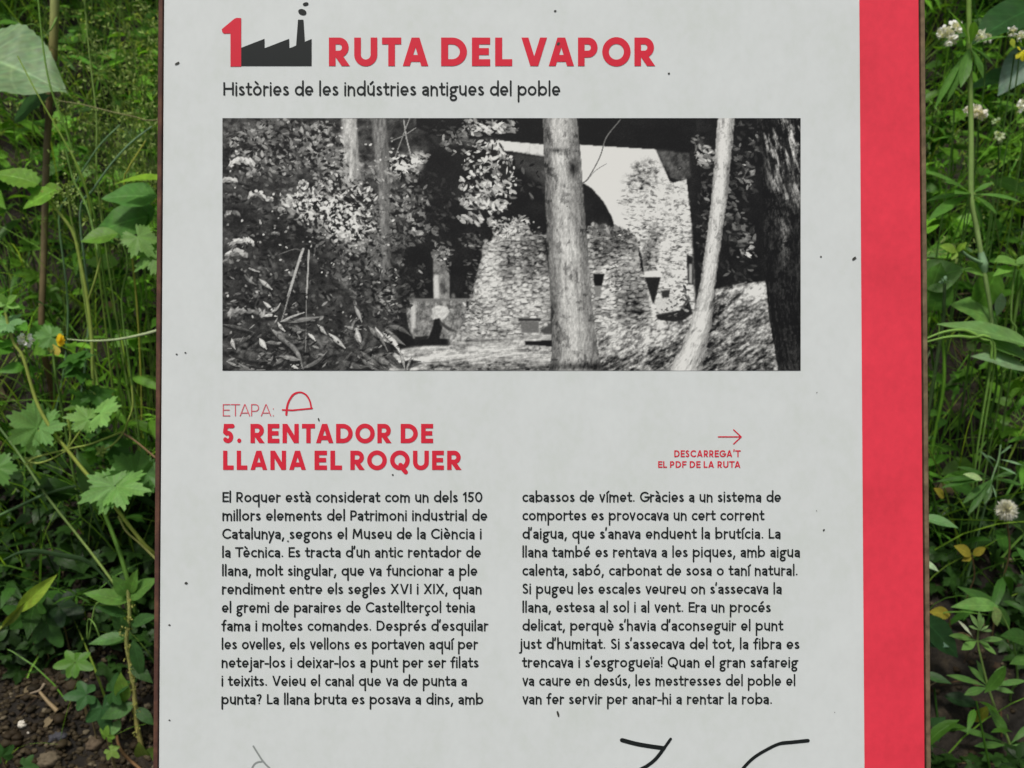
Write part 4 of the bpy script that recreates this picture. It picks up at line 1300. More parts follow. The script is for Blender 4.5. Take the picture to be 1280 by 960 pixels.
# thin stalks in front of the seeding grass
for lab, pts, r_, c_ in (("yellow-green grass stalk sloping across the broad pale leaf at upper left", [(22, 70, 1.44), (46, 116, 1.43), (74, 165, 1.43), (100, 214, 1.43), (113, 262, 1.44)], .0015, (.20, .31, .05)),
                         ("long green grass stalk from the top edge past the pale leaf's tip", [(46, -20, 1.47), (54, 60, 1.45), (64, 112, 1.44), (82, 160, 1.44), (98, 215, 1.44), (118, 268, 1.45)], .0017, (.12, .24, .035)),
                         ("upright yellow-green grass stalk midway between the thick stalk and the board", [(104, -20, 1.48), (110, 50, 1.48), (115, 95, 1.48), (121, 150, 1.48), (122, 230, 1.48)], .0014, (.19, .30, .07)),
                         ("bluish grass blade slanting up towards the board above the lobed leaves", [(190, 158, 1.47), (164, 178, 1.46), (140, 204, 1.46), (116, 238, 1.47), (100, 268, 1.48)], .0017, (.15, .26, .14)),
                         ("shorter bluish grass blade beside the one slanting up to the board", [(150, 156, 1.48), (126, 180, 1.47), (104, 212, 1.47), (86, 244, 1.48), (74, 276, 1.49)], .0016, (.13, .24, .11)),
                         ("dry yellow grass blade near the board above the lobed leaves", [(182, 176, 1.45), (172, 192, 1.45), (160, 212, 1.45), (156, 240, 1.46)], .0014, (.34, .36, .06)),
                         ("thin brownish stalk lying nearly level at the pale leaf's tip", [(74, 126, 1.45), (104, 131, 1.45), (140, 140, 1.45), (180, 150, 1.46), (214, 170, 1.47)], .0011, (.20, .20, .08))):
    p = Plant("grass_stalk", lab, "grass")
    p.line(pts, [r_ * .6, r_, r_], c_, ground=(-.10 if 'bluish' in lab else rng.normal(0, .03), .05)); p.done()
p = Plant("seeding_stalk", "yellow-green stalk topped with small pale buds above the forked stem", "plant")
p.line([(88, 226, 1.41), (86, 250, 1.41), (90, 278, 1.415), (96, 305, 1.42)], [.0013, .0018], (.22, .32, .07), ground=(.02, .04))
for i in range(34): blossom(p.flower, at(86 + rng.normal(0, 7), 242 + rng.normal(0, 17), 1.405), .0042, 5, (.33, .44, .14), .9)
p.done()

# pale grass blade that runs level behind the board's edge
p = Plant("level_grass", "single pale grass blade running level to the board's left edge", "grass")
p.line([(84, 424, 1.36), (110, 426, 1.36), (140, 425, 1.35), (170, 420, 1.34), (200, 412, 1.33), (240, 396, 1.33)], [.0008, .0022, .0022], [(.34, .42, .22), (.40, .47, .28)], ground=(.05, .05))
p.done()

# buttercup
p = Plant("buttercup", "small yellow flower with a round pale leaf left of the board", "flower")
B = at(70, 425, 1.36)
for a in range(6):
    t = a * 1.047
    leaf(p.flower, T_PETAL, B, (0.75 + .5 * math.cos(t), -.3, .15 + .55 * math.sin(t)), (-.3, -.8, .4), .0125, (.80, .56, .015), 1.0, .15)
leaf(p.flower, T_PETAL, at(66, 430, 1.36), (0.35, -.2, -.8), (-.2, -1, .2), .018, (.62, .50, .10), 1.0)
leaf(p.flower, T_PETAL, at(62, 428, 1.36), (0.05, -.2, -.8), (-.2, -1, .2), .015, (.40, .46, .10), 1.0)
crane(p, 64, 421, 20, 1.365, 190, (.15, .32, .085), (0, -.9, .4), T_CRANE)
pleaf(p.leaf, T_SMOOTH, (66, 428), (40, 442), 1.37, 1.36, G_MID, (0, -.8, .4), 1.3)
p.line([(66, 432, 1.36), (67, 448, 1.36), (70, 470, 1.36), (74, 490, 1.37)], [.0016, .002], STEM_G, ground=(0, .04))
p.done()

# long rambling cranesbill whose stem crosses the lower left
p = Plant("cranesbill", "rambling cranesbill whose long yellow-green stem slants across the lower left", "plant")
Y0 = 1.30
p.line([(6, 385, Y0), (10, 405, Y0), (18, 430, Y0), (29, 447, Y0), (45, 500, Y0), (62, 533, Y0), (84, 562, Y0), (108, 592, Y0), (132, 618, Y0), (160, 655, Y0), (182, 682, Y0), (206, 706, Y0 + .02)], [.0018, .0024, .0026, .0022], [(.28, .35, .08), (.34, .41, .08), (.36, .40, .07)], ground=(.06, .02))
p.line([(148, 645, Y0), (158, 664, Y0), (176, 680, Y0), (196, 700, Y0)], [.0014, .0018], (.36, .38, .12))
for pts in ([(84, 562), (66, 566), (44, 572), (36, 577)], [(84, 563), (64, 574), (48, 579), (38, 578)], [(84, 562), (70, 550), (56, 543), (48, 538)], [(84, 562), (88, 545), (84, 520)], [(84, 562), (96, 545), (104, 533), (108, 522)],
            [(86, 561), (110, 556), (132, 548), (152, 540)], [(130, 562), (142, 555), (154, 541), (160, 526), (166, 508), (165, 482)], [(152, 540), (170, 552), (194, 572)]):
    p.line([(x, y, Y0) for x, y in pts], [.0012, .0015], STEM_Y if pts[-1][0] < 190 else (.24, .16, .08))
crane(p, 46, 535, 37, Y0, 205, (.20, .40, .105), (-.1, -.75, .65), T_CRANE, 1.0)
crane(p, 50, 536, 34, Y0, -12, (.19, .39, .11), (.1, -.7, .6), T_LOBED)
crane(p, 110, 524, 26, Y0 - .01, 190, (.22, .41, .105), (-.1, -.7, .7), T_LOBED)
crane(p, 126, 516, 30, Y0 - .01, -25, (.20, .39, .10), (.2, -.7, .6), T_CRANE)
crane(p, 168, 596, 38, Y0 + .01, 230, (.12, .275, .065), (0, -.8, .5), T_CRANE)
crane(p, 184, 594, 28, Y0 + .02, 20, (.10, .24, .06), (0, -.8, .5), T_CRANE)
crane(p, 142, 608, 42, Y0 - .015, 160, (.16, .35, .08), (0, -.75, .75), T_LOBED)
crane(p, 146, 608, 42, Y0 - .015, 5, (.16, .34, .08), (0, -.65, .75), T_LOBED)
crane(p, -4, 585, 26, Y0, 60, (.10, .23, .05), (0, -.8, .5))
for a in range(5):
    t = a * 1.26 + .4
    pleaf(p.leaf, T_SMOOTH, (8, 380), (8 + 17 * math.cos(t), 378 + 13 * math.sin(t)), Y0, Y0 - .005, (.20, .40, .08), (0, -.8, .6))
crane(p, 10, 404, 22, Y0, -12, (.22, .43, .17), (0, -.6, .8), T_LOBED); crane(p, 12, 405, 18, Y0, 190, (.20, .40, .15), (0, -.6, .8), T_LOBED)
blossom(p.flower, at(32, 425, Y0 + .01), .011, 26, WHITE, .7)
p.line([(30, 428, Y0 + .01), (24, 436, Y0 + .005), (20, 434, Y0)], .001, STEM_G)
for bx, by in ((37, 577), (126, 564)):
    for a in range(5): pleaf(p.leaf, T_SMOOTH, (bx, by), (bx + 9 * math.cos(a * 1.3), by + 9 * math.sin(a * 1.3)), Y0, c=(.19, .27, .06))
p.done()

# slender green stems that slant down from the left edge
p = Plant("grass_stalk", "slender green stalk slanting down from the left edge behind the rambling cranesbill", "grass")
p.line([(-6, 528, 1.34), (20, 562, 1.34), (60, 622, 1.33), (96, 668, 1.33), (124, 704, 1.32), (152, 744, 1.31)], [.0016, .0019, .0014], [(.14, .24, .09), (.24, .34, .09), (.13, .22, .07)], ground=(.04, .03))
p.done()
p = Plant("grass_stalk", "thick upright green stalk above the weed beside the board's lower left", "grass")
p.line([(120, 618, 1.33), (136, 655, 1.33), (150, 692, 1.32), (160, 726, 1.31)], [.0026, .0034, .003], (.085, .18, .028), ground=(.0, .03))
pleaf(p.leaf, T_LANCE, (128, 640), (90, 560), 1.34, 1.36, G_DEEP, (0, -.8, .4))
p.done()
p = Plant("arching_grass", "long grey-green grass blade arching over the dark hollow at lower left", "grass")
V = smooth([at(*q) for q in ((4, 700, 1.28), (24, 691, 1.28), (48, 689, 1.28), (75, 694, 1.285), (102, 699, 1.29), (122, 712, 1.30), (146, 742, 1.31))])
m = len(V)
wd = np.interp(np.arange(m), (0, m * .3, m * .65, m), (.0008, .0042, .0056, .0032))
L = V + np.outer(wd, (0.1, -.3, .9)); R_ = V - np.outer(wd, (0.1, -.3, .9)); Mid = V + np.array((0, -.0015, -.0005))
p.leaf.add(np.concatenate((L, Mid, R_)), [(i, i + 1, m + i + 1, m + i) for i in range(m - 1)] + [(m + i, m + i + 1, 2 * m + i + 1, 2 * m + i) for i in range(m - 1)], (.088, .165, .075))
p.line([(140, 734, 1.308), (146, 742, 1.31)], .002, STEM_G, ground=(.03, .02))
p.done()
p = Plant("narrow_grass", "narrow dull grass blade crossing the left edge under the lobed leaves", "grass")
p.line([(-8, 648, 1.33), (30, 630, 1.33), (62, 616, 1.34), (104, 609, 1.35)], [.0022, .0022, .0012], (.085, .165, .06), ground=(.02, .06))
p.done()
p = Plant("folded_leaf_plant", "folded yellow-green leaf leaning in above the ivy at lower left", "plant")
pleaf(p.leaf, T_SMOOTH, (20, 766), (66, 722), 1.26, 1.25, (.27, .40, .045), (.5, -.6, .5), .42)
pleaf(p.leaf, T_SMOOTH, (2, 784), (30, 758), 1.26, 1.25, (.20, .27, .05), (.6, -.5, .3), .4)
p.line([(22, 764, 1.26), (6, 780, 1.26), (-10, 800, 1.26)], .0018, STEM_Y, ground=(-.02, .02))
p.done()

# weed with lance leaves beside the steel edge
p = Plant("pellitory", "upright weed with lance leaves and a yellowish budded stem beside the board's lower left", "plant")
Y1 = 1.22
p.line([(160, 735, Y1), (162, 770, Y1), (158, 800, Y1), (163, 832, Y1), (168, 870, Y1), (171, 905, Y1), (178, 938, Y1), (184, 975, Y1)], [.0026, .0034, .0036], [(.28, .32, .10), (.30, .27, .09), (.27, .16, .08)], ground=(.0, .0))
for b_, t_, c_, w_, f_ in (((160, 752), (106, 738), (.115, .25, .045), 1.5, (0, -.6, .75)), ((160, 744), (142, 722), (.15, .32, .07), 1.9, (.1, -.7, .6)), ((162, 748), (190, 722), (.10, .22, .045), 1.7, (-.3, -.7, .6)), ((162, 742), (168, 716), (.13, .28, .05), 1.4, (0, -.9, .2)),
                          ((157, 796), (110, 801), (.10, .23, .06), 1.5, (0, -.5, .8)), ((158, 790), (142, 770), (.075, .18, .05), 2.0, (0, -.8, .4)), ((164, 780), (192, 768), (.06, .15, .04), 1.5, (0, -.6, .7)), ((166, 800), (178, 850), (.05, .13, .035), 1.2, (.3, -.8, .2)),
                          ((156, 877), (149, 846), (.17, .31, .05), 1.7, (.1, -.8, .4)), ((170, 885), (192, 905), (.05, .13, .03), 1.7, (0, -.6, .7)), ((168, 880), (124, 896), (.06, .15, .035), 2.0, (0, -.6, .7)), ((150, 900), (138, 920), (.13, .27, .08), 2.2, (0, -.8, .4)), ((163, 830), (190, 852), (.05, .12, .03), 1.6, (0, -.6, .7)),
                          ((180, 950), (172, 932), (.17, .25, .05), 2.0, (0, -.8, .4)), ((184, 950), (196, 936), (.12, .2, .04), 2.0, (0, -.8, .4)), ((158, 770), (122, 756), (.05, .13, .035), 1.4, (0, -.5, .8))):
    pleaf(p.leaf, T_LANCE, b_, t_, Y1, Y1 - .015, c_, f_, w_)
for i in range(46):
    y = rng.uniform(745, 925); x = np.interp(y, (735, 770, 800, 832, 870, 905, 938), (160, 162, 158, 163, 168, 171, 178))
    blossom(p.flower, at(x + rng.normal(0, 3.6), y, Y1 - .004), .0030, 4, (.36, .37, .10), .9)
p.line([(126, 800, Y1), (118, 780, Y1), (110, 775, Y1 + .02), (110, 800, Y1 + .02), (118, 760, Y1 + .03), (124, 752, Y1 + .03)], .001, STEM_G)
p.line([(146, 920, Y1 - .03), (150, 935, Y1 - .03), (160, 948, Y1 - .03), (176, 962, Y1 - .03)], [.0018, .0022], (.26, .15, .07))
p.done()


# ivy on the soil
def ivy(label, spots, Y, ground=(0, 0.02), group=None):
    p = Plant("ivy", label, "ivy", group=group)
    for i, (cx, cy, s, ang, c) in enumerate(spots):
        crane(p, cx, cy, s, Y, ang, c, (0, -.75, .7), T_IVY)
        P = [at(cx, cy, Y)]
        p.stem.tube(P + to_ground(P[-1], ground), [.0010, .0012], (.16, .13, .06))
        if i == 0: p.root = to_ground(P[-1], ground)[-1]
    p.done()


ivy("single bright green ivy leaf over bare soil at lower left", [(93, 828, 25, 170, (.10, .24, .030)), (95, 828, 25, 20, (.09, .22, .030))], 1.24)
ivy("ivy sprig with overlapping dark green leaves beside the lower left weed", [(108, 868, 27, 175, (.055, .16, .045)), (128, 884, 34, 80, (.042, .125, .035)), (140, 864, 30, 330, (.045, .13, .03))], 1.22)
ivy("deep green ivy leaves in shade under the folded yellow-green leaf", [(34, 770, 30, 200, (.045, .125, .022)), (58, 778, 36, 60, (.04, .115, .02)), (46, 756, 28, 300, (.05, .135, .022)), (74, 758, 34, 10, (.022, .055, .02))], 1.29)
ivy("small yellow-green ivy sprout at the foot of the lower left weed", [(133, 921, 18, 270, (.17, .33, .05)), (138, 938, 15, 40, (.19, .32, .05))], 1.17)
ivy("ivy leaf cut by the bottom left corner", [(2, 946, 26, 240, (.07, .19, .05)), (30, 958, 22, 10, (.05, .13, .03))], 1.16)


# stones and twigs on the soil
def stone(label, px, py, r, c, flat=.7):
    import bmesh
    # the soil under the place seen at (px, py)
    d = ray(px, py); t = 1.0
    while t < 3 and CAM[2] + d[2] * t > ground_z(CAM[0] + d[0] * t, CAM[1] + d[1] * t): t += .002
    g = CAM + d * t
    bm = bmesh.new(); bmesh.ops.create_icosphere(bm, subdivisions=4, radius=r)
    sd_ = rng.uniform(0, 50)
    for v in bm.verts:
        k_ = 1 + 1.2 * (fbm(v.co.x / r * 1.1 + sd_, v.co.y / r * 1.1 + v.co.z / r * .8 + sd_, 5, 4) - .5)
        v.co *= k_; v.co.z *= flat
    for f in bm.faces: f.smooth = True
    me = bpy.data.meshes.new("stone"); bm.to_mesh(me); bm.free()
    o = link("stone", me, plain("stone", c, .85, .2, .3, 120), loc=tuple(g + np.array((0, 0, r * .08))))
    tag(o, label, "stone")


stone("small whitish pebble on the soil at lower left", 29, 905, .0075, (.62, .58, .50))
stone("tiny pale pebble touching the whitish pebble's lower right", 38, 914, .0045, (.50, .46, .40))
stone("dark blue-grey stone on the soil at lower left", 72, 922, .011, (.055, .055, .065))
stone("brown lump of rock in the soil right of the dark stone", 118, 930, .014, (.10, .075, .05))
stone("tan lump of rock at the bottom edge beneath the dark stone", 62, 950, .015, (.13, .105, .07))

p = Plant("fallen_twig", "pale dry twig lying on the soil at lower left", "twig")
def soil_at(px, py, lift=.004):
    d = ray(px, py); t = 1.0
    while t < 3 and CAM[2] + d[2] * t > ground_z(CAM[0] + d[0] * t, CAM[1] + d[1] * t): t += .002
    return CAM + d * (t - .004) + np.array((0, 0, lift))
p.stem.tube([soil_at(38, 870), soil_at(50, 866), soil_at(56, 858)], [.0012, .0022], (.25, .20, .14))
p.stem.tube([soil_at(50, 868), soil_at(60, 880), soil_at(72, 892)], [.002, .0034], (.27, .20, .11))
p.done()

# ================================================================= right of the board
p = Plant("cleavers", "tall cleavers with one pale upright stem and drooping leaf whorls right of the board", "plant")
Y2 = 1.42
p.line([(1211, -40, Y2), (1211, 0, Y2), (1211.5, 60, Y2), (1213, 120, Y2), (1214, 180, Y2), (1214, 245, Y2), (1219, 275, Y2), (1225, 310, Y2), (1231, 345, Y2), (1238, 385, Y2), (1241, 420, Y2), (1243, 445, Y2 + .01)], [.0036, .0034, .0040, .0032, .0018], [(.15, .26, .04), (.24, .37, .10), (.26, .38, .13), (.10, .18, .05)])
p.line([(1243, 445, Y2 + .01), (1246, 480, Y2 + .03)], .0016, (.035, .085, .015), ground=(.06, .06))
for b_, tips in (((1212, 58), ((1168, 128), (1186, 120), (1196, 108), (1256, 38), (1248, 76), (1234, 92), (1198, 5), (1205, 98), (1222, 20))), ((1214, 243), ((1160, 243), (1166, 262), (1190, 218), (1278, 243), (1250, 262), (1234, 282), (1160, 202), (1200, 232), (1240, 225)))):
    for t_ in tips:
        Lp = math.hypot(t_[0] - b_[0], t_[1] - b_[1])
        pleaf(p.leaf, T_WHORL, b_, t_, Y2, Y2 - rng.uniform(.0, .05), (.10, .24, .04), (0, -.5, .8), 50 / max(Lp, 30) * 1.1, .1)
p.line([(1226, 315, Y2), (1229, 330, Y2), (1231, 340, Y2)], [.004, .0068, .004], (.22, .36, .20))
p.line([(1229, 330, Y2), (1212, 322, Y2 - .02), (1202, 314, Y2 - .03)], [.003, .002], (.19, .33, .16))
for t_ in ((1177, 306), (1208, 303), (1190, 324), (1204, 306)):
    pleaf(p.leaf, T_SMOOTH, (1196, 314), t_, Y2 - .03, Y2 - .04, (.26, .42, .06), (0, -.8, .6), .9)
pleaf(p.leaf, T_LANCE, (1230, 345), (1206, 332), Y2, Y2 - .02, (.15, .3, .06), (0, -.6, .8), 1.2)
p.done()

p = Plant("white_flower", "cluster of small white flowers nearest the board's top right", "flower")
for x, y, r in ((1180, 40, .0105), (1193, 35, .0115), (1189, 50, .0105), (1176, 44, .007), (1186, 44, .008)): blossom(p.flower, at(x, y, 1.50), r, 30, WHITE, .75)
p.line([(1187, 52, 1.5), (1192, 90, 1.51), (1190, 180, 1.53)], [.0010, .0011], (.055, .125, .022), ground=(0, .05)); p.done()
p = Plant("white_flower", "small white flower head right behind the tall pale stem at top right", "flower")
for x, y, r in ((1226, 45, .0105), (1233, 48, .009)): blossom(p.flower, at(x, y, 1.50), r, 30, (.72, .75, .70), .75)
p.line([(1228, 52, 1.5), (1230, 110, 1.52)], [.0010, .0011], (.055, .125, .022), ground=(0, .06)); p.done()
p = Plant("white_flower", "oval white flower head crossed by the tall pale stem below the white cluster", "flower")
for x, y, r in ((1217, 139, .0105), (1224, 142, .0115), (1209, 138, .006)): blossom(p.flower, at(x, y, 1.47), r, 36, (.80, .78, .76), .75)
p.line([(1220, 150, 1.47), (1222, 190, 1.49)], [.0010, .0011], (.055, .125, .022), ground=(0, .06)); p.done()
p = Plant("white_flower", "white flower head above the yellow flower at the right edge", "flower")
for x, y, r in ((1265, 40, .008), (1276, 46, .008)): blossom(p.flower, at(x, y, 1.48), r, 24, WHITE, .75)
p.line([(1270, 48, 1.48), (1272, 90, 1.5)], [.0010, .0011], (.055, .125, .022), ground=(0, .06)); p.done()
p = Plant("white_flower", "white flower head cut by the right edge level with the oval one", "flower")
blossom(p.flower, at(1278, 133, 1.47), .010, 30, WHITE, .75); p.line([(1278, 140, 1.47), (1280, 170, 1.49)], [.0010, .0011], (.055, .125, .022), ground=(0, .05)); p.done()
p = Plant("flower_bud", "pale green-white flower bud below the oval white flower head", "flower")
blossom(p.flower, at(1248, 171, 1.47), .0095, 30, (.52, .60, .38), .7); blossom(p.flower, at(1245, 152, 1.48), .007, 16, (.42, .54, .30), .7)
p.line([(1248, 178, 1.47), (1246, 230, 1.49)], [.0010, .0011], (.055, .125, .022), ground=(0, .05)); p.done()
p = Plant("yellow_flower", "bright yellow flower at the right edge under white flowers", "flower")
B = at(1277, 64, 1.46)
for dx, dz, s_ in ((.9, -.5, .016), (.2, -1, .013), (-.7, -.6, .012), (.9, .4, .013), (-.4, .5, .010)): leaf(p.flower, T_PETAL, B, (dx, -.5, dz), (rng.normal(0, .4), -.8, .7), s_, (.66, .62, .03), .8, .35)
leaf(p.flower, T_PETAL, at(1268, 60, 1.46), (-.4, -.1, 1), (0, -1, 0), .014, (.45, .55, .06), .8)
p.line([(1268, 68, 1.46), (1262, 110, 1.48)], [.0010, .0011], (.055, .125, .022), ground=(0, .06)); p.done()

p = Plant("broad_leaf_plant", "plant with broad dark green leaves at the top right edge", "plant")
pleaf(p.leaf, T_BROAD, (1300, 6), (1218, 38), 1.56, 1.50, (.032, .10, .025), (0, -.5, .8), .62)
pleaf(p.leaf, T_BROAD, (1296, 60), (1250, 112), 1.55, 1.52, (.16, .26, .19), (0.1, -.6, .8), .7)
pleaf(p.leaf, T_BROAD, (1290, 90), (1216, 98), 1.57, 1.54, (.04, .11, .03), (0, -.6, .8), .5)
p.line([(1300, 6, 1.56), (1306, 90, 1.56), (1306, 200, 1.56)], [.002, .003], STEM_G, ground=(0, .06)); p.done()
p = Plant("broad_leaf_plant", "plant with wide smooth leaves close to the board's right side at mid height", "plant")
pleaf(p.leaf, T_BROAD, (1150, 352), (1206, 332), 1.46, 1.44, (.075, .19, .028), (0, -.75, .6), 1.1)
pleaf(p.leaf, T_BROAD, (1152, 388), (1178, 330), 1.45, 1.44, (.07, .18, .025), (0, -.8, .5), 1.2)
pleaf(p.leaf, T_BROAD, (1246, 400), (1196, 374), 1.44, 1.42, (.13, .27, .06), (0, -.6, .8), .9)
pleaf(p.leaf, T_BROAD, (1246, 340), (1218, 396), 1.45, 1.44, (.09, .22, .025), (0.2, -.8, .4), .8)
p.line([(1170, 372, 1.45), (1178, 420, 1.46), (1180, 480, 1.46)], [.002, .003], G_MID, ground=(0, .04))
p.line([(1181, 354, 1.42), (1180, 378, 1.42), (1178, 408, 1.43)], [.0022, .0034], (.05, .09, .03), ground=(0, .05))
blossom(p.flower, at(1182, 352, 1.42), .008, 12, (.22, .36, .22), .8); p.done()
p = Plant("lance_leaf_plant", "plant with long pale glossy lance leaves reaching in from the right edge", "plant")
pleaf(p.leaf, T_LANCE, (1292, 434), (1184, 390), 1.36, 1.36, (.155, .29, .085), (-.1, -.45, .85), 1.0)
pleaf(p.leaf, T_LANCE, (1290, 452), (1212, 406), 1.37, 1.35, (.13, .27, .07), (-.1, -.5, .8), 1.0)
pleaf(p.leaf, T_LANCE, (1284, 462), (1224, 436), 1.36, 1.34, (.19, .30, .15), (-.1, -.5, .8), 1.4)
pleaf(p.leaf, T_SMOOTH, (1268, 330), (1296, 318), 1.40, 1.39, (.19, .36, .09), (0, -.4, .9), 1.2)
pleaf(p.leaf, T_SMOOTH, (1276, 330), (1246, 322), 1.41, 1.39, (.17, .33, .07), (0, -.4, .9), 1.1)
pleaf(p.leaf, T_LANCE, (1266, 334), (1244, 340), 1.40, 1.38, (.14, .3, .05), (0, -.5, .8), 1.4)
p.line([(1270, 326, 1.4), (1266, 360, 1.4), (1264, 400, 1.4), (1270, 420, 1.4)], [.0013, .0014, .0010], [STEM_G, STEM_G, (.03, .08, .015)], ground=(.02, .03)); p.done()
p = Plant("bent_grass", "two pale bent grass blades touching the board's right edge at mid height", "grass")
for pts in ([(1156, 424), (1180, 415), (1206, 413), (1228, 424), (1244, 440)], [(1156, 428), (1186, 421), (1212, 422), (1240, 432)]):
    p.line([(x, y, 1.35) for x, y in pts], [.0012, .0026, .0014, .0007], [(.17, .32, .06), (.17, .32, .06), (.03, .08, .015)], ground=(.01, .03))
p.done()
p = Plant("pale_bud_plant", "drooping whitish buds under the long lance leaves on the right", "plant")
pleaf(p.leaf, T_SMOOTH, (1208, 428), (1220, 438), 1.38, c=(.42, .52, .30), face=(0, -.9, .3), w=1.2)
pleaf(p.leaf, T_SMOOTH, (1226, 430), (1246, 444), 1.38, c=(.42, .52, .32), face=(0, -.9, .3), w=1.0)
pleaf(p.leaf, T_SMOOTH, (1252, 366), (1248, 396), 1.42, c=(.25, .38, .22), face=(0, -.9, .3), w=.8)
p.line([(1214, 428, 1.38), (1226, 424, 1.385), (1246, 440, 1.39), (1252, 480, 1.4)], .0012, STEM_G, ground=(0, .04)); p.done()


def whorl(p, cx, cy, tips, Y, c, w=1.0):
    for t_ in tips:
        Lp = math.hypot(t_[0] - cx, t_[1] - cy)
        pleaf(p.leaf, T_WHORL, (cx, cy), t_, Y, Y + (t_[1] - cy) * -.0006 - .01, np.asarray(c) * rng.uniform(.8, 1.2), (0, -.55, .8), w * 44 / max(Lp, 22), .05)


p = Plant("cleavers", "slender cleavers in shade with feathery narrow leaves above the white seed head", "plant")
Y3 = 1.34
whorl(p, 1240, 598, ((1175, 596), (1180, 604), (1205, 626), (1212, 640), (1280, 604), (1270, 588), (1232, 628), (1200, 580)), Y3, (.055, .145, .026), 1.0)
p.line([(1251, 556, Y3), (1248, 575, Y3), (1242, 592, Y3), (1238, 606, Y3)], [.0012, .0016], (.17, .29, .13), ground=(0, .05))
for b_, t_ in (((1249, 574), (1278, 580)), ((1246, 582), (1272, 592)), ((1248, 570), (1264, 556)), ((1243, 585), (1228, 563)), ((1247, 578), (1234, 568)), ((1240, 605), (1246, 622)), ((1239, 606), (1230, 626))):
    pleaf(p.leaf, T_WHORL, b_, t_, Y3 - .01, Y3 - .02, (.19, .33, .17), (0, -.6, .7), .8)
pleaf(p.leaf, T_SMOOTH, (1228, 600), (1206, 591), Y3 - .02, c=(.36, .50, .22), face=(0, -.6, .8), w=.75)
p.done()
p = Plant("seed_head", "fluffy white seed head in shade right of the board", "flower")
B = at(1258, 638, 1.30)
for i in range(1500):
    d = unit(rng.standard_normal(3) * (0.7, .75, 1.15))
    leaf(p.flower, T_PETAL, B + d * .002, d, rng.standard_normal(3), .0125 * rng.uniform(.3, 1.2), (.80, .80, .78), .05)
blossom(p.flower, B, .010, 30, (.85, .85, .82), .7)
p.line([(1258, 646, 1.3), (1262, 690, 1.31)], .0012, STEM_B, ground=(.01, .04)); p.done()
p = Plant("lance_leaf_plant", "white-edged pointed leaf sticking out from behind the board's right edge", "plant")
pleaf(p.leaf, T_SMOOTH, (1150, 646), (1199, 656), 1.22, 1.20, (.14, .29, .10), (0, -.5, .85), .62)
pleaf(p.leaf, T_SMOOTH, (1148, 700), (1174, 712), 1.22, 1.20, (.34, .46, .26), (0, -.5, .85), .7)
p.line([(1154, 646, 1.22), (1148, 690, 1.23)], [.0014, .002], STEM_G, ground=(-.01, .03)); p.done()
p = Plant("yellowing_plant", "small plant with yellowing leaves in the dark behind the board's lower right", "plant")
for b_, t_ in (((1214, 694), (1196, 682)), ((1216, 694), (1232, 684)), ((1214, 696), (1204, 700)), ((1180, 622), (1170, 610)), ((1188, 768), (1164, 764))):
    pleaf(p.leaf, T_SMOOTH, b_, t_, 1.34, 1.33, (.30, .26, .035), (0, -.7, .6), .9)
p.line([(1215, 694, 1.34), (1218, 720, 1.35)], .001, STEM_B, ground=(0, .03))
p.line([(1186, 768, 1.34), (1190, 800, 1.35)], .001, STEM_B, ground=(0, .03)); p.done()

p = Plant("cleavers", "cleavers with star-shaped leaf whorls stacked on a leaning stem at lower right", "plant")
Y4 = 1.22
p.line([(1226, 770, Y4), (1222, 800, Y4), (1227, 826, Y4), (1235, 858, Y4), (1244, 885, Y4), (1254, 910, Y4), (1262, 930, Y4), (1272, 970, Y4)], [.0012, .0018, .0022], (.15, .23, .06), ground=(.02, .02))
whorl(p, 1222, 801, ((1190, 792), (1204, 810), (1254, 797), (1246, 816), (1237, 806)), Y4, (.12, .25, .055), 1.15)
pleaf(p.leaf, T_WHORL, (1216, 796), (1200, 776), Y4 - .02, c=(.55, .60, .42), face=(0, -.6, .7), w=1.0)
for t_ in ((1225, 765), (1214, 768), (1236, 782), (1212, 782), (1241, 788), (1230, 772)): pleaf(p.leaf, T_WHORL, (1225, 788), t_, Y4 - .01, c=(.19, .33, .11), face=(0, -.7, .6), w=1.5)
whorl(p, 1235, 859, ((1188, 841), (1208, 866), (1255, 832), (1284, 848), (1268, 864), (1214, 832), (1224, 826)), Y4, (.10, .22, .05), 1.15)
whorl(p, 1262, 931, ((1198, 906), (1222, 930), (1290, 904), (1284, 935), (1244, 886)), Y4, (.085, .20, .04), 1.15)
pleaf(p.leaf, T_LANCE, (1258, 918), (1240, 886), Y4 - .01, c=(.09, .21, .04), face=(0, -.7, .5), w=1.2)
p.done()
p = Plant("lance_leaf_plant", "weed with lance leaves leaning in above the star-shaped whorls at lower right", "plant")
pleaf(p.leaf, T_LANCE, (1248, 758), (1196, 752), 1.25, 1.23, (.16, .33, .08), (0, -.5, .85), 1.2)
pleaf(p.leaf, T_LANCE, (1256, 770), (1208, 730), 1.27, 1.26, (.06, .15, .03), (0, -.6, .8), 1.0)
pleaf(p.leaf, T_SMOOTH, (1242, 758), (1250, 784), 1.24, c=(.34, .46, .16), face=(0.2, -.8, .3), w=.9)
pleaf(p.leaf, T_LANCE, (1262, 784), (1240, 750), 1.26, c=(.06, .15, .028), face=(.3, -.8, .3), w=1.4)
pleaf(p.leaf, T_SMOOTH, (1290, 800), (1256, 792), 1.26, 1.24, (.05, .13, .025), (0, -.6, .8), .8)
pleaf(p.leaf, T_SMOOTH, (1290, 822), (1264, 828), 1.25, 1.24, (.08, .19, .035), (0, -.6, .8), .8)
p.line([(1250, 764, 1.25), (1266, 800, 1.26), (1272, 850, 1.26)], [.0012, .0018], STEM_G, ground=(.01, .03)); p.done()
p = Plant("broad_leaf_plant", "low dark plant with broad leaves in the shade behind the board's lower right corner", "plant")
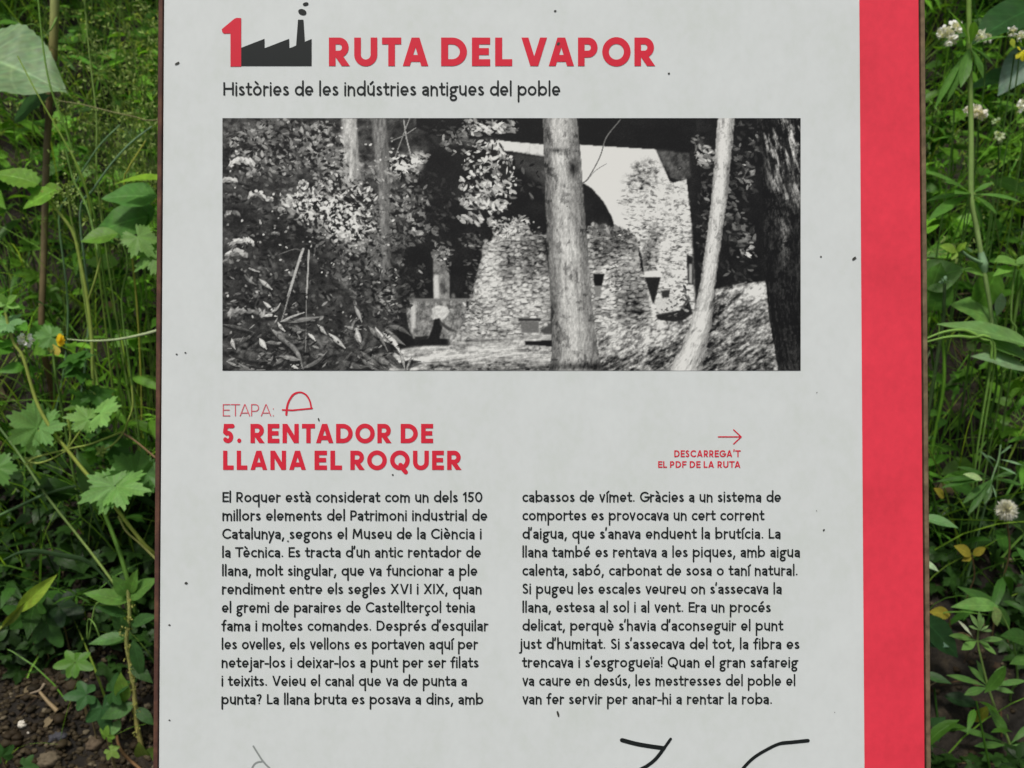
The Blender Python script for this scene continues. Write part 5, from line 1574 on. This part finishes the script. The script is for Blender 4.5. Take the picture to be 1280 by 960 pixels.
for b_, t_, c_, w_ in (((1150, 800), (1186, 806), (.10, .20, .13), .8), ((1150, 842), (1190, 852), (.06, .14, .045), .6), ((1150, 770), (1204, 820), (.022, .065, .02), 1.0), ((1146, 930), (1178, 898), (.04, .11, .035), 1.0), ((1168, 940), (1214, 926), (.035, .10, .03), 1.0), ((1212, 960), (1224, 918), (.05, .11, .02), .9), ((1180, 950), (1172, 972), (.17, .25, .12), .5), ((1238, 960), (1226, 948), (.16, .25, .11), .7), ((1180, 870), (1226, 880), (.02, .055, .018), .8)):
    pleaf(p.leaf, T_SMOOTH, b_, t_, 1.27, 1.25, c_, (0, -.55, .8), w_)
pleaf(p.leaf, T_SMOOTH, (1218, 902), (1236, 884), 1.26, 1.25, (.22, .25, .03), (0, -.7, .6), .9)
p.line([(1168, 860, 1.27), (1172, 900, 1.27)], [.0014, .002], G_DARK, ground=(0, .03)); p.done()

# ================================================================= ground cover that nobody could count
def mass(name, label, cat, builder, mat):
    a = Acc(); builder(a)
    o = a.build(name, mat)
    tag(o, label, cat, kind="stuff")


def pix(P):
    """where a place is seen in the photograph"""
    d = P - CAM
    f = d[1] * CP + d[2] * SP; u = -d[1] * SP + d[2] * CP
    return 640 + FPX * d[0] / f, 480 - FPX * u / f


def bare(x, y):
    """patch of bare soil low on the left of the bank and the dark hollows"""
    return (x < -.26 and y < 1.30) or (y < (1.27 if x < .3 else 1.36))


def undergrowth(a):
    kinds = (S_OVATE, S_NETTLE, S_LANCE, S_IVY, S_CRANE)
    n = 0
    while n < 1900:
        x, y = rng.uniform(-1.75, 1.75), rng.uniform(1.16, 3.5)
        if bare(x, y) and rng.uniform() < .93: continue
        if fbm(x * 2.3, y * 2.3, 77, 2) < .22: continue
        n += 1
        z = float(ground_z(x, y))
        kind = rng.choice(6, p=(.17, .16, .20, .06, .13, .28))
        h = rng.uniform(.05, .34) * (0.55 if y < 1.4 else 1.0)
        if kind == 3: h *= .3
        top = np.array((x + rng.normal(0, .05), y - rng.uniform(0, .10), z + h))
        root = np.array((x, y, z))
        mid = (root + top) / 2 + rng.normal(0, .012, 3)
        tone = rng.choice(5) if y > 1.5 else rng.choice(2)         # low on the bank only dark leaf colours, standing in for shade
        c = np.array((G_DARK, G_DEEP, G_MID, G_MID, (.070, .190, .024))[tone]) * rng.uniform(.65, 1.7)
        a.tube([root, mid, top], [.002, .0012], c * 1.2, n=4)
        if kind == 5:                                          # cleavers: rings of narrow leaves up the stem
            for t in np.arange(.25, 1.01, .045 / max(h, .06)):
                b_ = root * (1 - t) ** 2 + 2 * mid * t * (1 - t) + top * t * t
                a0 = rng.uniform(0, 6.283)
                for q in range(7):
                    an = a0 + q * .9
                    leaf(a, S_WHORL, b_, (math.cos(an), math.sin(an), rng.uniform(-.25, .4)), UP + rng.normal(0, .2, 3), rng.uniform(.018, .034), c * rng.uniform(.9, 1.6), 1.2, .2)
            continue
        k = int(5 + h * 34)
        for i in range(k):
            t = rng.uniform(.25, 1) if i > 1 else 1.0
            b_ = root * (1 - t) ** 2 + 2 * mid * t * (1 - t) + top * t * t
            an = rng.uniform(0, 6.283)
            d = np.array((math.cos(an), math.sin(an) * .8 - .25, rng.uniform(-.35, .5)))
            s = rng.uniform(.022, .06) * (1.25 if kind == 2 else 1) * (.62 if kind >= 3 else 1)
            nr = unit(np.array((0, -.45, 1)) + rng.normal(0, .35, 3))
            st = b_ + unit(d) * s * rng.uniform(.1, .5)
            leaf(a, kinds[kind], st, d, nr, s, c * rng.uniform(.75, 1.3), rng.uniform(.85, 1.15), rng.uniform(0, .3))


def grass(a):
    for i in range(12500):
        x, y = rng.uniform(-1.75, 1.75), rng.uniform(1.2, 3.4)
        if bare(x, y) and rng.uniform() < .9: continue
        if vnoise(x * 3, y * 3, 31) < .22: continue
        z = float(ground_z(x, y))
        L = rng.uniform(.10, .42) * (0.5 if y < 1.4 else 1)
        an = rng.uniform(0, 6.283); lean = rng.uniform(.1, .75)
        d = np.array((math.cos(an) * lean, math.sin(an) * lean - .12, 1.0))
        tip = np.array((x, y, z)) + unit(d) * L
        bend = np.array((math.cos(an), math.sin(an) - .2, -.9)) * L * rng.uniform(.05, .45)
        t = np.linspace(0, 1, 6)[:, None]
        P = np.array((x, y, z)) * (1 - t) + tip * t + bend * t * t
        w = rng.uniform(.0006, .0020) * np.array((1, 1, .9, .75, .45, .08))
        s = unit(np.cross(unit(d), (rng.normal(), rng.normal() - .8, .2)))
        V = np.concatenate((P - w[:, None] * s, P + w[:, None] * s))
        c = np.array((.125, .262, .034)) * rng.uniform(.45, 2.0) * np.array((rng.uniform(.8, 1.4), 1, rng.uniform(.7, 1.5)))
        a.add(V, [(k, k + 1, 7 + k, 6 + k) for k in range(5)], c)


def panicles(a):
    """airy seed heads of meadow grass in front of the upper left of the bank"""
    spots = [(rng.uniform(82, 215), rng.uniform(-40, 170), rng.uniform(1.46, 1.75)) for _ in range(44)] + [(rng.uniform(215, 1080), rng.uniform(-40, 260), rng.uniform(1.5, 1.9)) for _ in range(26)] + [(rng.uniform(-160, 80), rng.uniform(-40, 60), rng.uniform(1.6, 1.8)) for _ in range(8)] + [(rng.uniform(1150, 1330), rng.uniform(-20, 330), rng.uniform(1.5, 1.8)) for _ in range(6)]
    for px, py, Y in spots:
        top = at(px, py, Y)
        root = np.array((top[0] + rng.normal(0, .07), top[1] + rng.uniform(.0, .12), 0)); root[2] = ground_z(root[0], root[1])
        if top[2] < root[2] + .1: continue
        mid = (top + root) / 2 + np.array((rng.normal(0, .02), 0, .05))
        P = smooth([root, mid, top], 12)
        c = np.array((.15, .25, .055)) * rng.uniform(.7, 1.25)
        a.tube([root, mid, top], [.0012, .0007], c, n=4)
        for j in range(11):
            b_ = P[int(len(P) * (.58 + .40 * j / 11))]
            an = rng.uniform(0, 6.283); br = rng.uniform(.02, .075) * (1 - .5 * j / 11)
            e = b_ + np.array((math.cos(an) * br, math.sin(an) * br, br * rng.uniform(-.1, .7)))
            a.tube([b_, (b_ + e) / 2 + (0, 0, .006), e], .0004, c, n=3)
            for q in range(5):
                t = rng.uniform(.35, 1); s_ = b_ + (e - b_) * t
                leaf(a, T_WHORL, s_, rng.standard_normal(3) + (0, 0, .2), rng.standard_normal(3), rng.uniform(.006, .011), np.array((.30, .40, .12)) * rng.uniform(.7, 1.4), 1.8)


def litter(a):
    for i in range(1700):
        x, y = rng.uniform(-1.3, 1.3), rng.uniform(1.0, 1.8)
        z = float(ground_z(x, y)) + .004
        an = rng.uniform(0, 6.283)
        c = ((.07, .042, .020), (.11, .08, .04), (.04, .025, .014), (.18, .14, .08))[rng.choice(4)]
        if rng.uniform() < .5:
            leaf(a, S_OVATE, (x, y, z), (math.cos(an), math.sin(an), rng.normal(0, .3)), unit(np.array((0, -.8, 1)) + rng.normal(0, .4, 3)), rng.uniform(.012, .034), c, rng.uniform(.5, 1), rng.uniform(-.4, .4))
        else:
            L = rng.uniform(.015, .07)
            d = np.array((math.cos(an), math.sin(an), math.sin(an) * .9)) * L
            a.tube([(x, y, z), np.array((x, y, z + .004)) + d * .5, np.array((x, y, z)) + d], rng.uniform(.0006, .0016), c, n=4)


def creeping(a):
    """low creeper coloured dark to put shade into the hollows at the foot of the bank"""
    n = 0
    while n < 5200:
        x, y = rng.uniform(-1.3, 1.3), rng.uniform(1.12, 1.62)
        if vnoise(x * 5, y * 7, 61) < .30 or (x < -.3 and y < 1.285): continue
        n += 1
        z = float(ground_z(x, y)) + rng.uniform(.005, .07)
        c = np.array((.020, .052, .010)) * rng.uniform(.6, 1.9)  # leaf colour kept dark in place of shade in the hollows
        leaf(a, (S_IVY, S_CRANE, S_OVATE)[rng.choice(3)], (x, y, z), (rng.normal(), rng.normal() - .5, rng.normal() * .4), unit(np.array((0, -.55, .9)) + rng.normal(0, .3, 3)), rng.uniform(.012, .03), c, 1, rng.uniform(0, .3))


def clods(a):
    import bmesh
    bm = bmesh.new(); bmesh.ops.create_icosphere(bm, subdivisions=2, radius=1)
    V0 = np.array([v.co[:] for v in bm.verts]); F0 = [tuple(v.index for v in f.verts) for f in bm.faces]; bm.free()
    for i in range(8000):
        x, y = (rng.uniform(-.95, .95), rng.uniform(1.02, 1.55)) if i < 3000 else (rng.uniform(-.80, -.36), rng.uniform(1.06, 1.36))
        r = rng.uniform(.0015, .005) * (1 + 1.0 * (rng.uniform() < .05))
        V = V0 * (1 + 1.1 * (fbm(V0[:, 0] * 1.6 + i * 3.1, V0[:, 1] * 1.6 + V0[:, 2] * 1.3 + i, 5, 2)[:, None] - .5)) * (1, rng.uniform(.7, 1.2), rng.uniform(.5, .9)) * r
        c = np.array(((.030, .021, .011), (.045, .034, .018), (.075, .058, .034), (.02, .015, .008), (.14, .115, .075))[rng.choice(5, p=(.34, .28, .18, .14, .06))])
        a.add(V + (x, y, float(ground_z(x, y)) + r * .3), F0, c)


def shade_thicket(a):
    """dense dark growth on the crest of the bank, with boughs added to shade it"""
    for i in range(5200):
        x, y = rng.uniform(-3.2, 3.2), rng.uniform(2.9, 4.4)
        z = float(ground_z(x, min(y, 4))) + rng.uniform(0.0 if y > 3.3 else .55, 1.6)
        if i % 2:                                          # unseen boughs added overhead to shade the bank
            y = rng.uniform(1.75, 3.2); z = 2.15 + .28 * (y - 1.75) + rng.uniform(0, .7)
        s = rng.uniform(.08, .16)
        leaf(a, S_OVATE, (x, y, z), (rng.normal(), rng.normal() - .4, rng.normal() * .5), unit(np.array((0, -.6, .9)) + rng.normal(0, .3, 3)), s, np.array(G_DEEP) * rng.uniform(.6, 1.5))


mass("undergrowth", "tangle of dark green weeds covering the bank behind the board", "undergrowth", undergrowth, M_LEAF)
mass("grass", "thin green grass blades growing all over the bank", "grass", grass, M_LEAF)
mass("seeding_grass", "airy seed heads of meadow grass at the upper left of the bank", "grass", panicles, M_LEAF)
mass("leaf_litter", "dead brown leaves and twig bits on the soil of the bank", "leaf litter", litter, M_DRY)
mass("creeper", "low creeper coloured dark for shade in the hollows at the foot of the bank", "creeper", creeping, M_LEAF)
mass("gravel", "brown crumbs of soil and grit on the bare bank", "soil crumbs", clods, M_DRY)
mass("shade_thicket", "dense dark bushes on the crest of the bank, with unseen boughs added to shade it", "bushes", shade_thicket, M_LEAF)
